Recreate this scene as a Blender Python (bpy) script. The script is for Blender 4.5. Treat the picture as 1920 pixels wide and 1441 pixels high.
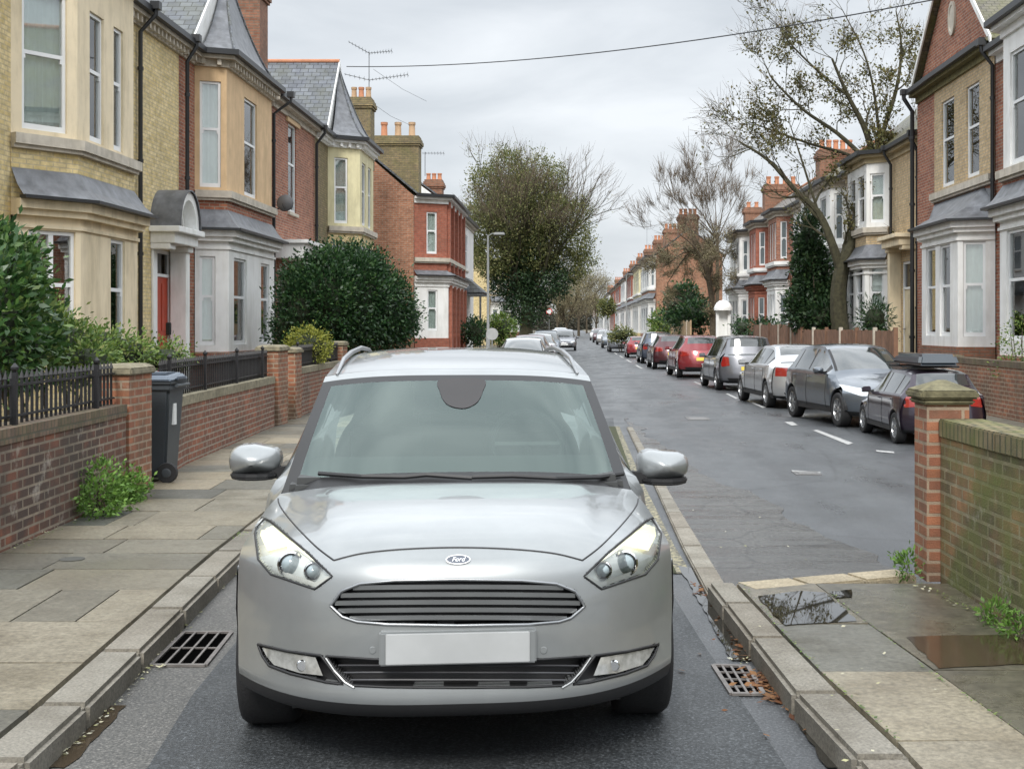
import bpy, bmesh, math, random
import numpy as np
from mathutils import Vector, Matrix
from mathutils.bvhtree import BVHTree
R = math.radians
for _o in list(bpy.data.objects): bpy.data.objects.remove(_o)
sc = bpy.context.scene
COL = sc.collection
# ------------------------------------------------------------ camera
F, VX, VY, CH = 2400.0, 1075.0, 612.0, 1.72      # focal length and vanishing point in photo pixels, eye height
cam = bpy.data.cameras.new('camera'); camo = bpy.data.objects.new('camera', cam); COL.objects.link(camo)
camo.location = (0, 0, CH); camo.rotation_euler = (R(90), 0, 0)
cam.sensor_width = 36; cam.lens = F/1920*36
cam.shift_x = -(VX-960)/1920; cam.shift_y = -(720.5-VY)/1920
cam.clip_start = .1; cam.clip_end = 5000
sc.camera = camo
# ------------------------------------------------------------ world and sun (overcast)
SUN_EL, SUN_AZ = R(42), R(186)
world = bpy.data.worlds.new('World'); sc.world = world; world.use_nodes = True
nt = world.node_tree; N = nt.nodes; L = nt.links; N.clear()
out = N.new('ShaderNodeOutputWorld'); bg = N.new('ShaderNodeBackground'); bg.inputs['Strength'].default_value = .1
sky = N.new('ShaderNodeTexSky'); sky.sky_type = 'NISHITA'; sky.sun_disc = False
sky.sun_elevation = SUN_EL; sky.sun_rotation = SUN_AZ; sky.dust_density = 3
tc = N.new('ShaderNodeTexCoord'); mp = N.new('ShaderNodeMapping'); mp.inputs['Scale'].default_value = (1.0, 1.0, 3.2)
L.new(tc.outputs['Generated'], mp.inputs['Vector'])
n1 = N.new('ShaderNodeTexNoise'); n1.inputs['Scale'].default_value = 4.2; n1.inputs['Detail'].default_value = 7; n1.inputs['Roughness'].default_value = .5; n1.inputs['Distortion'].default_value = .35
L.new(mp.outputs[0], n1.inputs['Vector'])
cr = N.new('ShaderNodeValToRGB'); cr.color_ramp.elements[0].position = .33; cr.color_ramp.elements[1].position = .7
cr.color_ramp.elements[0].color = (.60, .645, .69, 1); cr.color_ramp.elements[1].color = (.92, .955, .99, 1)
L.new(n1.outputs['Fac'], cr.inputs['Fac'])
sx = N.new('ShaderNodeSeparateXYZ'); L.new(tc.outputs['Generated'], sx.inputs[0])
mr = N.new('ShaderNodeMapRange'); mr.interpolation_type = 'SMOOTHSTEP'
mr.inputs['From Min'].default_value = .25; mr.inputs['From Max'].default_value = .6; mr.inputs['To Min'].default_value = 8.6; mr.inputs['To Max'].default_value = 23
L.new(sx.outputs['Z'], mr.inputs['Value'])
vm = N.new('ShaderNodeVectorMath'); vm.operation = 'SCALE'; L.new(cr.outputs['Color'], vm.inputs[0]); L.new(mr.outputs[0], vm.inputs['Scale'])
mx = N.new('ShaderNodeMix'); mx.data_type = 'RGBA'; mx.inputs['Factor'].default_value = .9
L.new(sky.outputs[0], mx.inputs['A']); L.new(vm.outputs[0], mx.inputs['B'])
L.new(mx.outputs['Result'], bg.inputs['Color']); L.new(bg.outputs[0], out.inputs[0])
sun = bpy.data.lights.new('sun', 'SUN'); suno = bpy.data.objects.new('sun', sun); COL.objects.link(suno)
sun.energy = 1.9; sun.angle = R(16); sun.color = (1, .96, .9)
suno.rotation_euler = (R(90)-SUN_EL, 0, R(-6)); suno.location = (0, 0, 40)
sc.view_settings.view_transform = 'Standard'; sc.view_settings.look = 'None'; sc.view_settings.gamma = 1
sc.view_settings.exposure = 0.32
sc.cycles.max_bounces = 8; sc.cycles.transparent_max_bounces = 16; sc.cycles.use_denoising = True
sc.cycles.caustics_reflective = False; sc.cycles.caustics_refractive = False

# ------------------------------------------------------------ pixel <-> place
def P(px, py, Y): return Vector(((px-VX)*Y/F, Y, CH-(py-VY)*Y/F))
def G(px, py, z=0.0):
    Y = F*(CH-z)/(py-VY); return Vector(((px-VX)*Y/F, Y, z))
def interp(pts, y):
    if y <= pts[0][1]: return pts[0][0]
    for a, b in zip(pts, pts[1:]):
        if y <= b[1]: return a[0]+(b[0]-a[0])*(y-a[1])/(b[1]-a[1])
    return pts[-1][0]

# ------------------------------------------------------------ objects
ORG = {}
def thing(name, label, cat, loc=(0, 0, 0), group=None, rz=0, local=False):
    o = bpy.data.objects.new(name, None); COL.objects.link(o); o.empty_display_size = .2
    o.location = loc; o.rotation_euler = (0, 0, rz)
    o['label'] = label; o['category'] = cat
    if group: o['group'] = group
    ORG[o.name] = Vector((0, 0, 0)) if local else Vector(loc)
    return o
def tag(o, label=None, cat=None, group=None, kind=None):
    if label: o['label'] = label
    if cat: o['category'] = cat
    if group: o['group'] = group
    if kind: o['kind'] = kind
    return o
def copy_tree(o, parent=None):
    c = o.copy(); COL.objects.link(c)
    if parent: c.parent = parent
    for ch in o.children: copy_tree(ch, c)
    return c
class MB:
    def __init__(s): s.v = []; s.f = []; s.m = []; s.uv = None
    def add(s, vs, fs, m=0):
        b = len(s.v); s.v += [tuple(v) for v in vs]; s.f += [tuple(i+b for i in f) for f in fs]; s.m += [m]*len(fs); return s
    def box(s, x0, x1, y0, y1, z0, z1, m=0):
        return s.add([(x0,y0,z0),(x1,y0,z0),(x1,y1,z0),(x0,y1,z0),(x0,y0,z1),(x1,y0,z1),(x1,y1,z1),(x0,y1,z1)],
              [(0,3,2,1),(4,5,6,7),(0,1,5,4),(1,2,6,5),(2,3,7,6),(3,0,4,7)], m)
    def hexa(s, b, t, m=0):   # four bottom, four top corners
        return s.add(list(b)+list(t), [(0,3,2,1),(4,5,6,7),(0,1,5,4),(1,2,6,5),(2,3,7,6),(3,0,4,7)], m)
    def prism(s, poly, z0, z1, m=0):
        n = len(poly); vs = [(p[0],p[1],z0) for p in poly]+[(p[0],p[1],z1) for p in poly]
        return s.add(vs, [tuple(range(n))[::-1], tuple(range(n,2*n))]+[(i,(i+1)%n,n+(i+1)%n,n+i) for i in range(n)], m)
    def tube(s, pts, r, sides=6, m=0, cap=True):
        pts = [Vector(p) for p in pts]; n = len(pts)
        rs = r if isinstance(r, (list, tuple)) else [r]*n
        vs = []; up = Vector((0,0,1))
        prev = None
        for i, p in enumerate(pts):
            d = (pts[min(i+1,n-1)]-pts[max(i-1,0)])
            if d.length < 1e-9: d = Vector((0,0,1))
            d.normalize()
            if prev is None:
                a = d.cross(up if abs(d.z) < .9 else Vector((1,0,0))).normalized()
            else:
                a = (prev - d*prev.dot(d))
                a = a.normalized() if a.length > 1e-6 else d.orthogonal().normalized()
            prev = a; b = d.cross(a)
            for k in range(sides):
                t = 2*math.pi*k/sides
                vs.append(p+(a*math.cos(t)+b*math.sin(t))*rs[i])
        fs = [(i*sides+k, i*sides+(k+1)%sides, (i+1)*sides+(k+1)%sides, (i+1)*sides+k) for i in range(n-1) for k in range(sides)]
        if cap: fs += [tuple(range(sides))[::-1], tuple(range((n-1)*sides, n*sides))]
        return s.add(vs, fs, m)
    def disc(s, c, n, r0, r1, h, sides=20, m=0):   # cylinder/cone from c along n
        c = Vector(c); n = Vector(n).normalized(); return s.tube([c, c+n*h], [r0, r1], sides, m)
    def lathe(s, c, prof, sides=16, m=0, axis='z', cap=True):
        c = Vector(c); vs = []
        for (r, h) in prof:
            for k in range(sides):
                t = 2*math.pi*k/sides; a, b = r*math.cos(t), r*math.sin(t)
                vs.append(c+(Vector((a,b,h)) if axis=='z' else Vector((h,a,b)) if axis=='x' else Vector((b,h,a))))
        n = len(prof)
        fs = [(i*sides+k, i*sides+(k+1)%sides, (i+1)*sides+(k+1)%sides, (i+1)*sides+k) for i in range(n-1) for k in range(sides)]
        if cap: fs += [tuple(range(sides))[::-1], tuple(range((n-1)*sides, n*sides))]
        return s.add(vs, fs, m)
    def band(s, poly, z0, z1, o0, o1, side=1, m=0, zt=None):
        a = offset_poly(poly, o0, side); b = offset_poly(poly, o1, side)
        for i in range(len(poly)-1):
            s.hexa([(a[i][0],a[i][1],z0),(b[i][0],b[i][1],z0),(b[i+1][0],b[i+1][1],z0),(a[i+1][0],a[i+1][1],z0)],
                   [(a[i][0],a[i][1],zt if zt else z1),(b[i][0],b[i][1],z1),(b[i+1][0],b[i+1][1],z1),(a[i+1][0],a[i+1][1],zt if zt else z1)], m)
        return s
    def build(s, name, mats, parent=None, smooth=False, recalc=True, uv=True, bevel=0, weld=False):
        if not isinstance(mats, (list, tuple)): mats = [mats]
        me = bpy.data.meshes.new(name)
        off = ORG.get(parent.name, Vector((0,0,0))) if parent else Vector((0,0,0))
        me.from_pydata([(v[0]-off.x, v[1]-off.y, v[2]-off.z) for v in s.v], [], s.f)
        for mt in mats: me.materials.append(mt)
        if len(mats) > 1: me.polygons.foreach_set('material_index', s.m)
        if recalc or weld or bevel:
            bm = bmesh.new(); bm.from_mesh(me)
            if weld: bmesh.ops.remove_doubles(bm, verts=bm.verts, dist=1e-4)
            if recalc: bmesh.ops.recalc_face_normals(bm, faces=bm.faces)
            if bevel:
                ed = [e for e in bm.edges if len(e.link_faces) == 2 and e.calc_face_angle(0) > .5]
                bmesh.ops.bevel(bm, geom=ed, offset=bevel, segments=2, affect='EDGES', clamp_overlap=True)
            bm.to_mesh(me); bm.free()
        if uv: auto_uv(me, off)
        if smooth:
            me.polygons.foreach_set('use_smooth', [True]*len(me.polygons))
            if smooth != 'all': me.set_sharp_from_angle(angle=R(smooth if smooth > 1 else 35))
        me.update()
        o = bpy.data.objects.new(name, me); COL.objects.link(o)
        if parent: o.parent = parent; ORG[o.name] = off
        return o
def auto_uv(me, off):
    n = len(me.loops)
    if not n: return
    co = np.empty(len(me.vertices)*3); me.vertices.foreach_get('co', co); co = co.reshape(-1,3)+np.array(off)
    li = np.empty(n, dtype=np.int32); me.loops.foreach_get('vertex_index', li)
    npoly = len(me.polygons); nr = np.empty(npoly*3); me.polygons.foreach_get('normal', nr); nr = nr.reshape(-1,3)
    lt = np.empty(npoly, dtype=np.int32); me.polygons.foreach_get('loop_total', lt)
    nl = np.repeat(nr, lt, axis=0); c = co[li]
    h = np.hypot(nl[:,0], nl[:,1]); tx = -nl[:,1]/np.maximum(h,1e-6); ty = nl[:,0]/np.maximum(h,1e-6)
    flat = h < .05
    u = c[:,0]*tx+c[:,1]*ty; sl = np.maximum(h, .3)
    v = c[:,2]/sl
    u[flat] = c[flat,0]; v[flat] = c[flat,1]
    uvl = me.uv_layers.new(name='UVMap'); uvl.data.foreach_set('uv', np.stack([u, v], 1).ravel())
def offset_poly(poly, d, side=1):
    n = len(poly); res = []
    for i in range(n):
        ns = []
        if i > 0: e = Vector(poly[i])-Vector(poly[i-1]); ns.append(Vector((e.y, -e.x)).normalized()*side)
        if i < n-1: e = Vector(poly[i+1])-Vector(poly[i]); ns.append(Vector((e.y, -e.x)).normalized()*side)
        if len(ns) == 1: m = ns[0]
        else:
            m = (ns[0]+ns[1]).normalized(); m = m/max(.35, m.dot(ns[0]))
        res.append((poly[i][0]+m.x*d, poly[i][1]+m.y*d))
    return res
def quads_mesh(name, V, mats, parent=None, midx=None, k=4):   # V: (n,k,3) loose faces
    n = V.shape[0]; me = bpy.data.meshes.new(name)
    off = np.array(ORG.get(parent.name, Vector((0,0,0)))) if parent else np.zeros(3)
    me.vertices.add(n*k); me.vertices.foreach_set('co', (V.reshape(-1,3)-off).ravel())
    me.loops.add(n*k); me.loops.foreach_set('vertex_index', np.arange(n*k, dtype=np.int32))
    me.polygons.add(n); me.polygons.foreach_set('loop_start', np.arange(0, n*k, k, dtype=np.int32))
    if not isinstance(mats, (list, tuple)): mats = [mats]
    for m in mats: me.materials.append(m)
    if midx is not None: me.polygons.foreach_set('material_index', midx)
    me.update(calc_edges=True); me.validate()
    o = bpy.data.objects.new(name, me); COL.objects.link(o)
    if parent: o.parent = parent; ORG[o.name] = Vector(off)
    return o

# ------------------------------------------------------------ materials
MATS = {}
def newmat(name):
    m = bpy.data.materials.new(name); m.use_nodes = True; nt = m.node_tree
    for n in list(nt.nodes):
        if n.type != 'OUTPUT_MATERIAL' and n.type != 'BSDF_PRINCIPLED': nt.nodes.remove(n)
    return m, nt, nt.nodes['Principled BSDF']
def nd(nt, typ, **kw):
    n = nt.nodes.new('ShaderNode'+typ)
    for k, v in kw.items():
        if k in n.inputs: n.inputs[k].default_value = v
        else: setattr(n, k, v)
    return n
def noise(nt, scale, detail=4, rough=.55, vec=None, coord='Object'):
    t = nd(nt, 'TexNoise', Scale=scale, Detail=detail, Roughness=rough)
    if vec is None:
        c = nd(nt, 'TexCoord'); vec = c.outputs[coord]
    nt.links.new(vec, t.inputs['Vector']); return t
def ramp(nt, src, stops):
    r = nd(nt, 'ValToRGB'); e = r.color_ramp.elements
    while len(e) < len(stops): e.new(.5)
    for i, (p, c) in enumerate(stops):
        e[i].position = p; e[i].color = c if len(c) == 4 else (*c, 1)
    nt.links.new(src, r.inputs['Fac']); return r
def mixc(nt, fac, a, b, mode='MIX'):
    m = nd(nt, 'Mix'); m.data_type = 'RGBA'; m.blend_type = mode
    for s, v in (('Factor', fac), ('A', a), ('B', b)):
        if hasattr(v, 'is_linked') or hasattr(v, 'links'): nt.links.new(v, m.inputs[s])
        else: m.inputs[s].default_value = v if s == 'Factor' else ((*v, 1) if len(v) == 3 else v)
    return m.outputs['Result']
def bump(nt, b, src, strength=.3, dist=.01):
    n = nd(nt, 'Bump', Strength=strength, Distance=dist); nt.links.new(src, n.inputs['Height']); nt.links.new(n.outputs[0], b.inputs['Normal'])
def plain(name, col, rough=.6, metal=0, var=.12, scale=3, coat=0, bumps=0, spec=.5, dirt=0):
    if name in MATS: return MATS[name]
    m, nt, b = newmat(name)
    t = noise(nt, scale, 6)
    lo = tuple(c*(1-var) for c in col); hi = tuple(min(1, c*(1+var)) for c in col)
    r = ramp(nt, t.outputs['Fac'], [(.3, lo), (.7, hi)])
    c = r.outputs['Color']
    if dirt:
        tcs = nd(nt, 'TexCoord'); mps = nd(nt, 'Mapping'); mps.inputs['Scale'].default_value = (1.6,1.6,.35); nt.links.new(tcs.outputs['Object'], mps.inputs['Vector']); t2 = noise(nt, 1.5, 9, .7, mps.outputs[0]); r2 = ramp(nt, t2.outputs['Fac'], [(.45, (1,1,1)), (.75, (1-dirt, 1-dirt*1.05, 1-dirt*1.2))])
        c = mixc(nt, 1.0, c, r2.outputs['Color'], 'MULTIPLY')
    nt.links.new(c, b.inputs['Base Color'])
    b.inputs['Roughness'].default_value = rough; b.inputs['Metallic'].default_value = metal
    b.inputs['Coat Weight'].default_value = coat; b.inputs['Coat Roughness'].default_value = .04; b.inputs['Specular IOR Level'].default_value = spec
    if bumps: bump(nt, b, noise(nt, 60, 4).outputs['Fac'], bumps, .01)
    MATS[name] = m; return m
def brick(name, c1, c2, mortar, grime=(.08,.07,.05), gr=.35, moss=0, w=.225, h=.075, ms=.011, dark=None, rot=False, eff=None):
    if name in MATS: return MATS[name]
    m, nt, b = newmat(name)
    tc = nd(nt, 'TexCoord'); vec = tc.outputs['UV']
    if rot:
        mp = nd(nt, 'Mapping'); mp.inputs['Rotation'].default_value = (0,0,R(90)); nt.links.new(vec, mp.inputs['Vector']); vec = mp.outputs[0]
    bt = nd(nt, 'TexBrick', Scale=1.0); bt.offset = 0 if rot else .5
    for k, v in (('Mortar Size', ms), ('Brick Width', w), ('Row Height', h), ('Mortar Smooth', .15), ('Bias', -.1)): bt.inputs[k].default_value = v
    bt.inputs['Color1'].default_value = (*c1, 1); bt.inputs['Color2'].default_value = (*c2, 1); bt.inputs['Mortar'].default_value = (*mortar, 1)
    nt.links.new(vec, bt.inputs['Vector'])
    # patchy brick-scale variation
    n1 = noise(nt, 7, 3, .6, vec); r1 = ramp(nt, n1.outputs['Fac'], [(.3, (.72,.7,.68)), (.7, (1.18,1.15,1.12))])
    c = mixc(nt, 1.0, bt.outputs['Color'], r1.outputs['Color'], 'MULTIPLY')
    if dark:
        n3 = noise(nt, 1.6, 5, .6, tc.outputs['Object']); r3 = ramp(nt, n3.outputs['Fac'], [(.42, (0,0,0)), (.6, (.85,.85,.85))])
        nm = nd(nt, 'Math', operation='MULTIPLY'); nt.links.new(r3.outputs['Color'], nm.inputs[0]); nt.links.new(bt.outputs['Fac'], nm.inputs[1])
        inv = nd(nt, 'Math', operation='SUBTRACT'); nt.links.new(r3.outputs['Color'], inv.inputs[0]); nt.links.new(nm.outputs[0], inv.inputs[1])
        c = mixc(nt, inv.outputs[0], c, dark)
    n2 = noise(nt, .9, 8, .65, tc.outputs['Object']); r2 = ramp(nt, n2.outputs['Fac'], [(.48, (0,0,0)), (.8, (gr,gr,gr))])
    c = mixc(nt, r2.outputs['Color'], c, grime)
    if moss:
        n4 = noise(nt, 2.3, 8, .7, tc.outputs['Object']); r4 = ramp(nt, n4.outputs['Fac'], [(.42, (0,0,0)), (.68, (moss,moss,moss))])
        c = mixc(nt, r4.outputs['Color'], c, (.12,.14,.035))
    if eff:
        n5 = noise(nt, 3.1, 9, .7, tc.outputs['Object']); r5 = ramp(nt, n5.outputs['Fac'], [(.6, (0,0,0)), (.72, (eff,eff,eff))])
        c = mixc(nt, r5.outputs['Color'], c, (.5,.46,.4))
    nt.links.new(c, b.inputs['Base Color']); b.inputs['Roughness'].default_value = .85
    nf = noise(nt, 90, 3, .6, tc.outputs['Object'])
    ad = nd(nt, 'Math', operation='MULTIPLY_ADD'); nt.links.new(bt.outputs['Fac'], ad.inputs[0]); ad.inputs[1].default_value = -1; nt.links.new(nf.outputs['Fac'], ad.inputs[2])
    bump(nt, b, ad.outputs[0], .6, .008)
    MATS[name] = m; return m
def island(name, stops, rough=.6, spec=.5, scale=20, tr=0, nbump=0, wet=None):
    """colour picked per loose piece (slab, stone, leaf) plus fine noise"""
    if name in MATS: return MATS[name]
    m, nt, b = newmat(name)
    g = nd(nt, 'NewGeometry'); r = ramp(nt, g.outputs['Random Per Island'], stops)
    t = noise(nt, scale, 8, .75); r2 = ramp(nt, t.outputs['Fac'], [(.36, (.6,.6,.6)), (.64, (1.3,1.3,1.3))])
    c = mixc(nt, 1.0, r.outputs['Color'], r2.outputs['Color'], 'MULTIPLY')
    if nbump:
        t3 = noise(nt, 2.2, 7, .7); r3 = ramp(nt, t3.outputs['Fac'], [(.4, (1,1,1)), (.75, (.5,.47,.42))])
        c = mixc(nt, 1.0, c, r3.outputs['Color'], 'MULTIPLY')
    nt.links.new(c, b.inputs['Base Color']); b.inputs['Roughness'].default_value = rough; b.inputs['Specular IOR Level'].default_value = spec
    if wet:
        tw = noise(nt, 1.1, 5, .6); rw = ramp(nt, tw.outputs['Fac'], [(.38, (wet[0],)*3), (.62, (wet[1],)*3)])
        nt.links.new(rw.outputs['Color'], b.inputs['Roughness'])
    if nbump: bump(nt, b, noise(nt, 140, 5, .7).outputs['Fac'], nbump, .004)
    if tr: b.inputs['Transmission Weight'].default_value = 0; b.inputs['Subsurface Weight'].default_value = 0
    MATS[name] = m; return m
def slate(name, col, moss=0, w=.28, h=.2):
    if name in MATS: return MATS[name]
    m, nt, b = newmat(name); tc = nd(nt, 'TexCoord')
    bt = nd(nt, 'TexBrick', Scale=1.0)
    for k, v in (('Mortar Size', .012), ('Brick Width', w), ('Row Height', h), ('Mortar Smooth', .3)): bt.inputs[k].default_value = v
    bt.inputs['Color1'].default_value = (*[c*.8 for c in col], 1); bt.inputs['Color2'].default_value = (*[c*1.25 for c in col], 1); bt.inputs['Mortar'].default_value = (*[c*.35 for c in col], 1)
    nt.links.new(tc.outputs['UV'], bt.inputs['Vector'])
    n = noise(nt, 2.5, 8, .7); r = ramp(nt, n.outputs['Fac'], [(.3, (.7,.7,.7)), (.7, (1.3,1.3,1.3))]); c = mixc(nt, 1.0, bt.outputs['Color'], r.outputs['Color'], 'MULTIPLY')
    if moss:
        n4 = noise(nt, 1.7, 8, .7); r4 = ramp(nt, n4.outputs['Fac'], [(.4, (0,0,0)), (.62, (moss,)*3)]); c = mixc(nt, r4.outputs['Color'], c, (.13,.13,.04))
    nt.links.new(c, b.inputs['Base Color']); b.inputs['Roughness'].default_value = .5
    ad = nd(nt, 'Math', operation='MULTIPLY'); nt.links.new(bt.outputs['Fac'], ad.inputs[0]); ad.inputs[1].default_value = -1
    bump(nt, b, ad.outputs[0], .8, .02)
    MATS[name] = m; return m
def glass(name, tint=(.8,.85,.84), base=.06, rough=.02, ior=1.5, gcol=(1,1,1)):
    if name in MATS: return MATS[name]
    m, nt, b = newmat(name); nt.nodes.remove(b); o = nt.nodes['Material Output']
    tr = nd(nt, 'BsdfTransparent'); tr.inputs['Color'].default_value = (*tint, 1)
    gl = nd(nt, 'BsdfGlossy', Roughness=rough); gl.inputs['Color'].default_value = (*gcol, 1); fr = nd(nt, 'Fresnel', IOR=ior)
    ad = nd(nt, 'Math', operation='ADD'); nt.links.new(fr.outputs[0], ad.inputs[0]); ad.inputs[1].default_value = base; ad.use_clamp = True
    ms = nd(nt, 'MixShader'); nt.links.new(ad.outputs[0], ms.inputs[0]); nt.links.new(tr.outputs[0], ms.inputs[1]); nt.links.new(gl.outputs[0], ms.inputs[2])
    nt.links.new(ms.outputs[0], o.inputs['Surface'])
    MATS[name] = m; return m
def paint(name, col, metal=.5, rough=.35, flake=True):
    if name in MATS: return MATS[name]
    m, nt, b = newmat(name)
    t = noise(nt, 2.5, 7, .65); r = ramp(nt, t.outputs['Fac'], [(.3, tuple(c*.9 for c in col)), (.7, tuple(min(1,c*1.06) for c in col))])
    nt.links.new(r.outputs['Color'], b.inputs['Base Color'])
    b.inputs['Metallic'].default_value = metal
    tr = noise(nt, 6, 8, .7); rr = ramp(nt, tr.outputs['Fac'], [(.35, (rough*.95,)*3), (.7, (min(1,rough*1.12),)*3)]); nt.links.new(rr.outputs['Color'], b.inputs['Roughness'])
    b.inputs['Coat Weight'].default_value = 1; b.inputs['Coat Roughness'].default_value = .05
    MATS[name] = m; return m
def emit(name, col, s):
    if name in MATS: return MATS[name]
    m, nt, b = newmat(name); b.inputs['Base Color'].default_value = (*col, 1); b.inputs['Emission Color'].default_value = (*col, 1); b.inputs['Emission Strength'].default_value = s
    MATS[name] = m; return m
# ------------------------------------------------------------ material set
BLACK = plain('black_paint', (.012,.012,.014), .45)
GUTTER = plain('gutter_black', (.02,.021,.023), .4)
WHITE = plain('white_paint', (.86,.86,.84), .5, var=.05, dirt=.24)
UPVC = plain('white_frame', (.82,.83,.83), .35, var=.03)
STONE = plain('pale_stone', (.55,.5,.42), .8, var=.15, scale=5, dirt=.35, bumps=.2)
CREAM = plain('cream_render', (.80,.68,.48), .75, var=.06, dirt=.38)
CREAM2 = plain('pale_yellow_render', (.74,.68,.43), .75, var=.06, dirt=.32)
ORANGE = plain('ochre_stone', (.68,.48,.28), .8, var=.08, dirt=.32)
TAN = plain('tan_stone', (.48,.40,.25), .8, var=.15, dirt=.3)
LEAD = plain('lead_sheet', (.13,.135,.145), .45, var=.35, scale=5, dirt=-.35)
SLATE = slate('grey_slate', (.115,.125,.145), .25)
SLATEM = slate('mossy_tile', (.13,.115,.09), .75, .18, .12)
SLATEB = slate('brown_tile', (.13,.11,.10), .3)
B_YEL = brick('yellow_brick', (.66,.53,.25), (.78,.66,.38), (.56,.47,.30), gr=.28)
B_YEL2 = brick('buff_brick', (.55,.41,.23), (.64,.50,.30), (.42,.36,.27), gr=.3)
B_RED = brick('red_brick', (.27,.085,.05), (.44,.17,.095), (.36,.28,.22), gr=.45)
B_RED2 = brick('bright_red_brick', (.34,.10,.06), (.39,.13,.08), (.30,.15,.11), gr=.3)
B_ORG = brick('orange_brick', (.33,.13,.07), (.46,.21,.12), (.35,.28,.21), gr=.4)
B_DARK = brick('dark_wall_brick', (.22,.085,.05), (.11,.06,.042), (.24,.20,.155), gr=.75, grime=(.05,.045,.038), dark=(.055,.042,.036), eff=.6)
B_MID = brick('low_wall_brick', (.31,.12,.07), (.19,.075,.05), (.30,.26,.21), gr=.6, dark=(.13,.065,.045), eff=.5)
B_MOSS = brick('mossy_wall_brick', (.30,.17,.085), (.15,.12,.065), (.26,.23,.15), gr=.85, grime=(.06,.055,.03), moss=1.0, dark=(.06,.055,.032), eff=.5)
B_PIER = brick('pier_brick', (.36,.15,.08), (.25,.10,.062), (.33,.26,.19), gr=.6, dark=(.13,.08,.05), eff=.3)
B_SOLD = brick('soldier_brick', (.13,.095,.07), (.19,.13,.09), (.09,.08,.06), gr=.6, moss=.35, rot=False, w=.075, h=.23, ms=.009)
B_SOLDG = brick('mossy_soldier_brick', (.22,.18,.10), (.17,.14,.08), (.07,.07,.04), gr=.6, moss=.9, w=.075, h=.23, ms=.012)
B_CHIM = brick('chimney_brick', (.26,.11,.065), (.33,.16,.10), (.2,.16,.12), gr=.7)
B_CHIMY = brick('dark_stock_brick', (.30,.23,.12), (.20,.16,.09), (.16,.14,.1), gr=.55, moss=.35)
POT = plain('terracotta', (.50,.22,.12), .8, dirt=.3)
POTB = plain('buff_pot', (.45,.30,.18), .8, dirt=.3)
GLASS = glass('window_glass', (.9,.94,.93), .20, .015, 1.12)
CURT = plain('net_curtain', (.88,.91,.88), .9, var=.06, scale=8)
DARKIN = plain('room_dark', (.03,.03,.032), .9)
CAP = plain('mossy_cap_stone', (.15,.135,.075), .9, var=.45, scale=14, dirt=.5, bumps=.5)
COPE = plain('coping_stone', (.24,.215,.15), .9, var=.3, scale=12, dirt=.4, bumps=.5)
DOOR_R = plain('red_door_paint', (.42,.06,.03), .4)
GLASSD = glass('dark_glass', (.25,.28,.28), .06)
WOODF = plain('fence_wood', (.22,.12,.075), .8, var=.3, scale=4, dirt=.3)
WOODL = plain('pale_fence_wood', (.42,.30,.18), .8, var=.2, scale=4, dirt=.3)

# ------------------------------------------------------------ walls, windows
def fr(A, B, side):
    A = Vector((A[0], A[1])); B = Vector((B[0], B[1])); d = (B-A); ln = d.length; d.normalize()
    return A, d, Vector((d.y, -d.x))*side, ln
def pt(fm, u, z, d): A, dr, n, ln = fm; return (A.x+dr.x*u+n.x*d, A.y+dr.y*u+n.y*d, z)
def obox(mb, fm, u0, u1, z0, z1, d0, d1, m=0):
    mb.hexa([pt(fm,u0,z0,d0), pt(fm,u1,z0,d0), pt(fm,u1,z0,d1), pt(fm,u0,z0,d1)], [pt(fm,u0,z1,d0), pt(fm,u1,z1,d0), pt(fm,u1,z1,d1), pt(fm,u0,z1,d1)], m)
def wall(mb, A, B, z0, z1, ops=(), side=1, rev=.14, m=0):
    fm = fr(A, B, side); us = sorted({0, fm[3]}|{o[0] for o in ops}|{o[1] for o in ops}); zs = sorted({z0, z1}|{o[2] for o in ops}|{o[3] for o in ops})
    for i in range(len(us)-1):
        for j in range(len(zs)-1):
            cu, cz = (us[i]+us[i+1])/2, (zs[j]+zs[j+1])/2
            if any(o[0] < cu < o[1] and o[2] < cz < o[3] for o in ops): continue
            mb.add([pt(fm,us[i],zs[j],0), pt(fm,us[i+1],zs[j],0), pt(fm,us[i+1],zs[j+1],0), pt(fm,us[i],zs[j+1],0)], [(0,1,2,3)], m)
    for o in ops:
        a, b, c, d = o[:4]
        for (q, w) in (((a,c),(b,c)), ((b,c),(b,d)), ((b,d),(a,d)), ((a,d),(a,c))):
            mb.add([pt(fm,*q,0), pt(fm,*w,0), pt(fm,*w,-rev), pt(fm,*q,-rev)], [(0,1,2,3)], m)
    return fm
rngw = random.Random(5)
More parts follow.
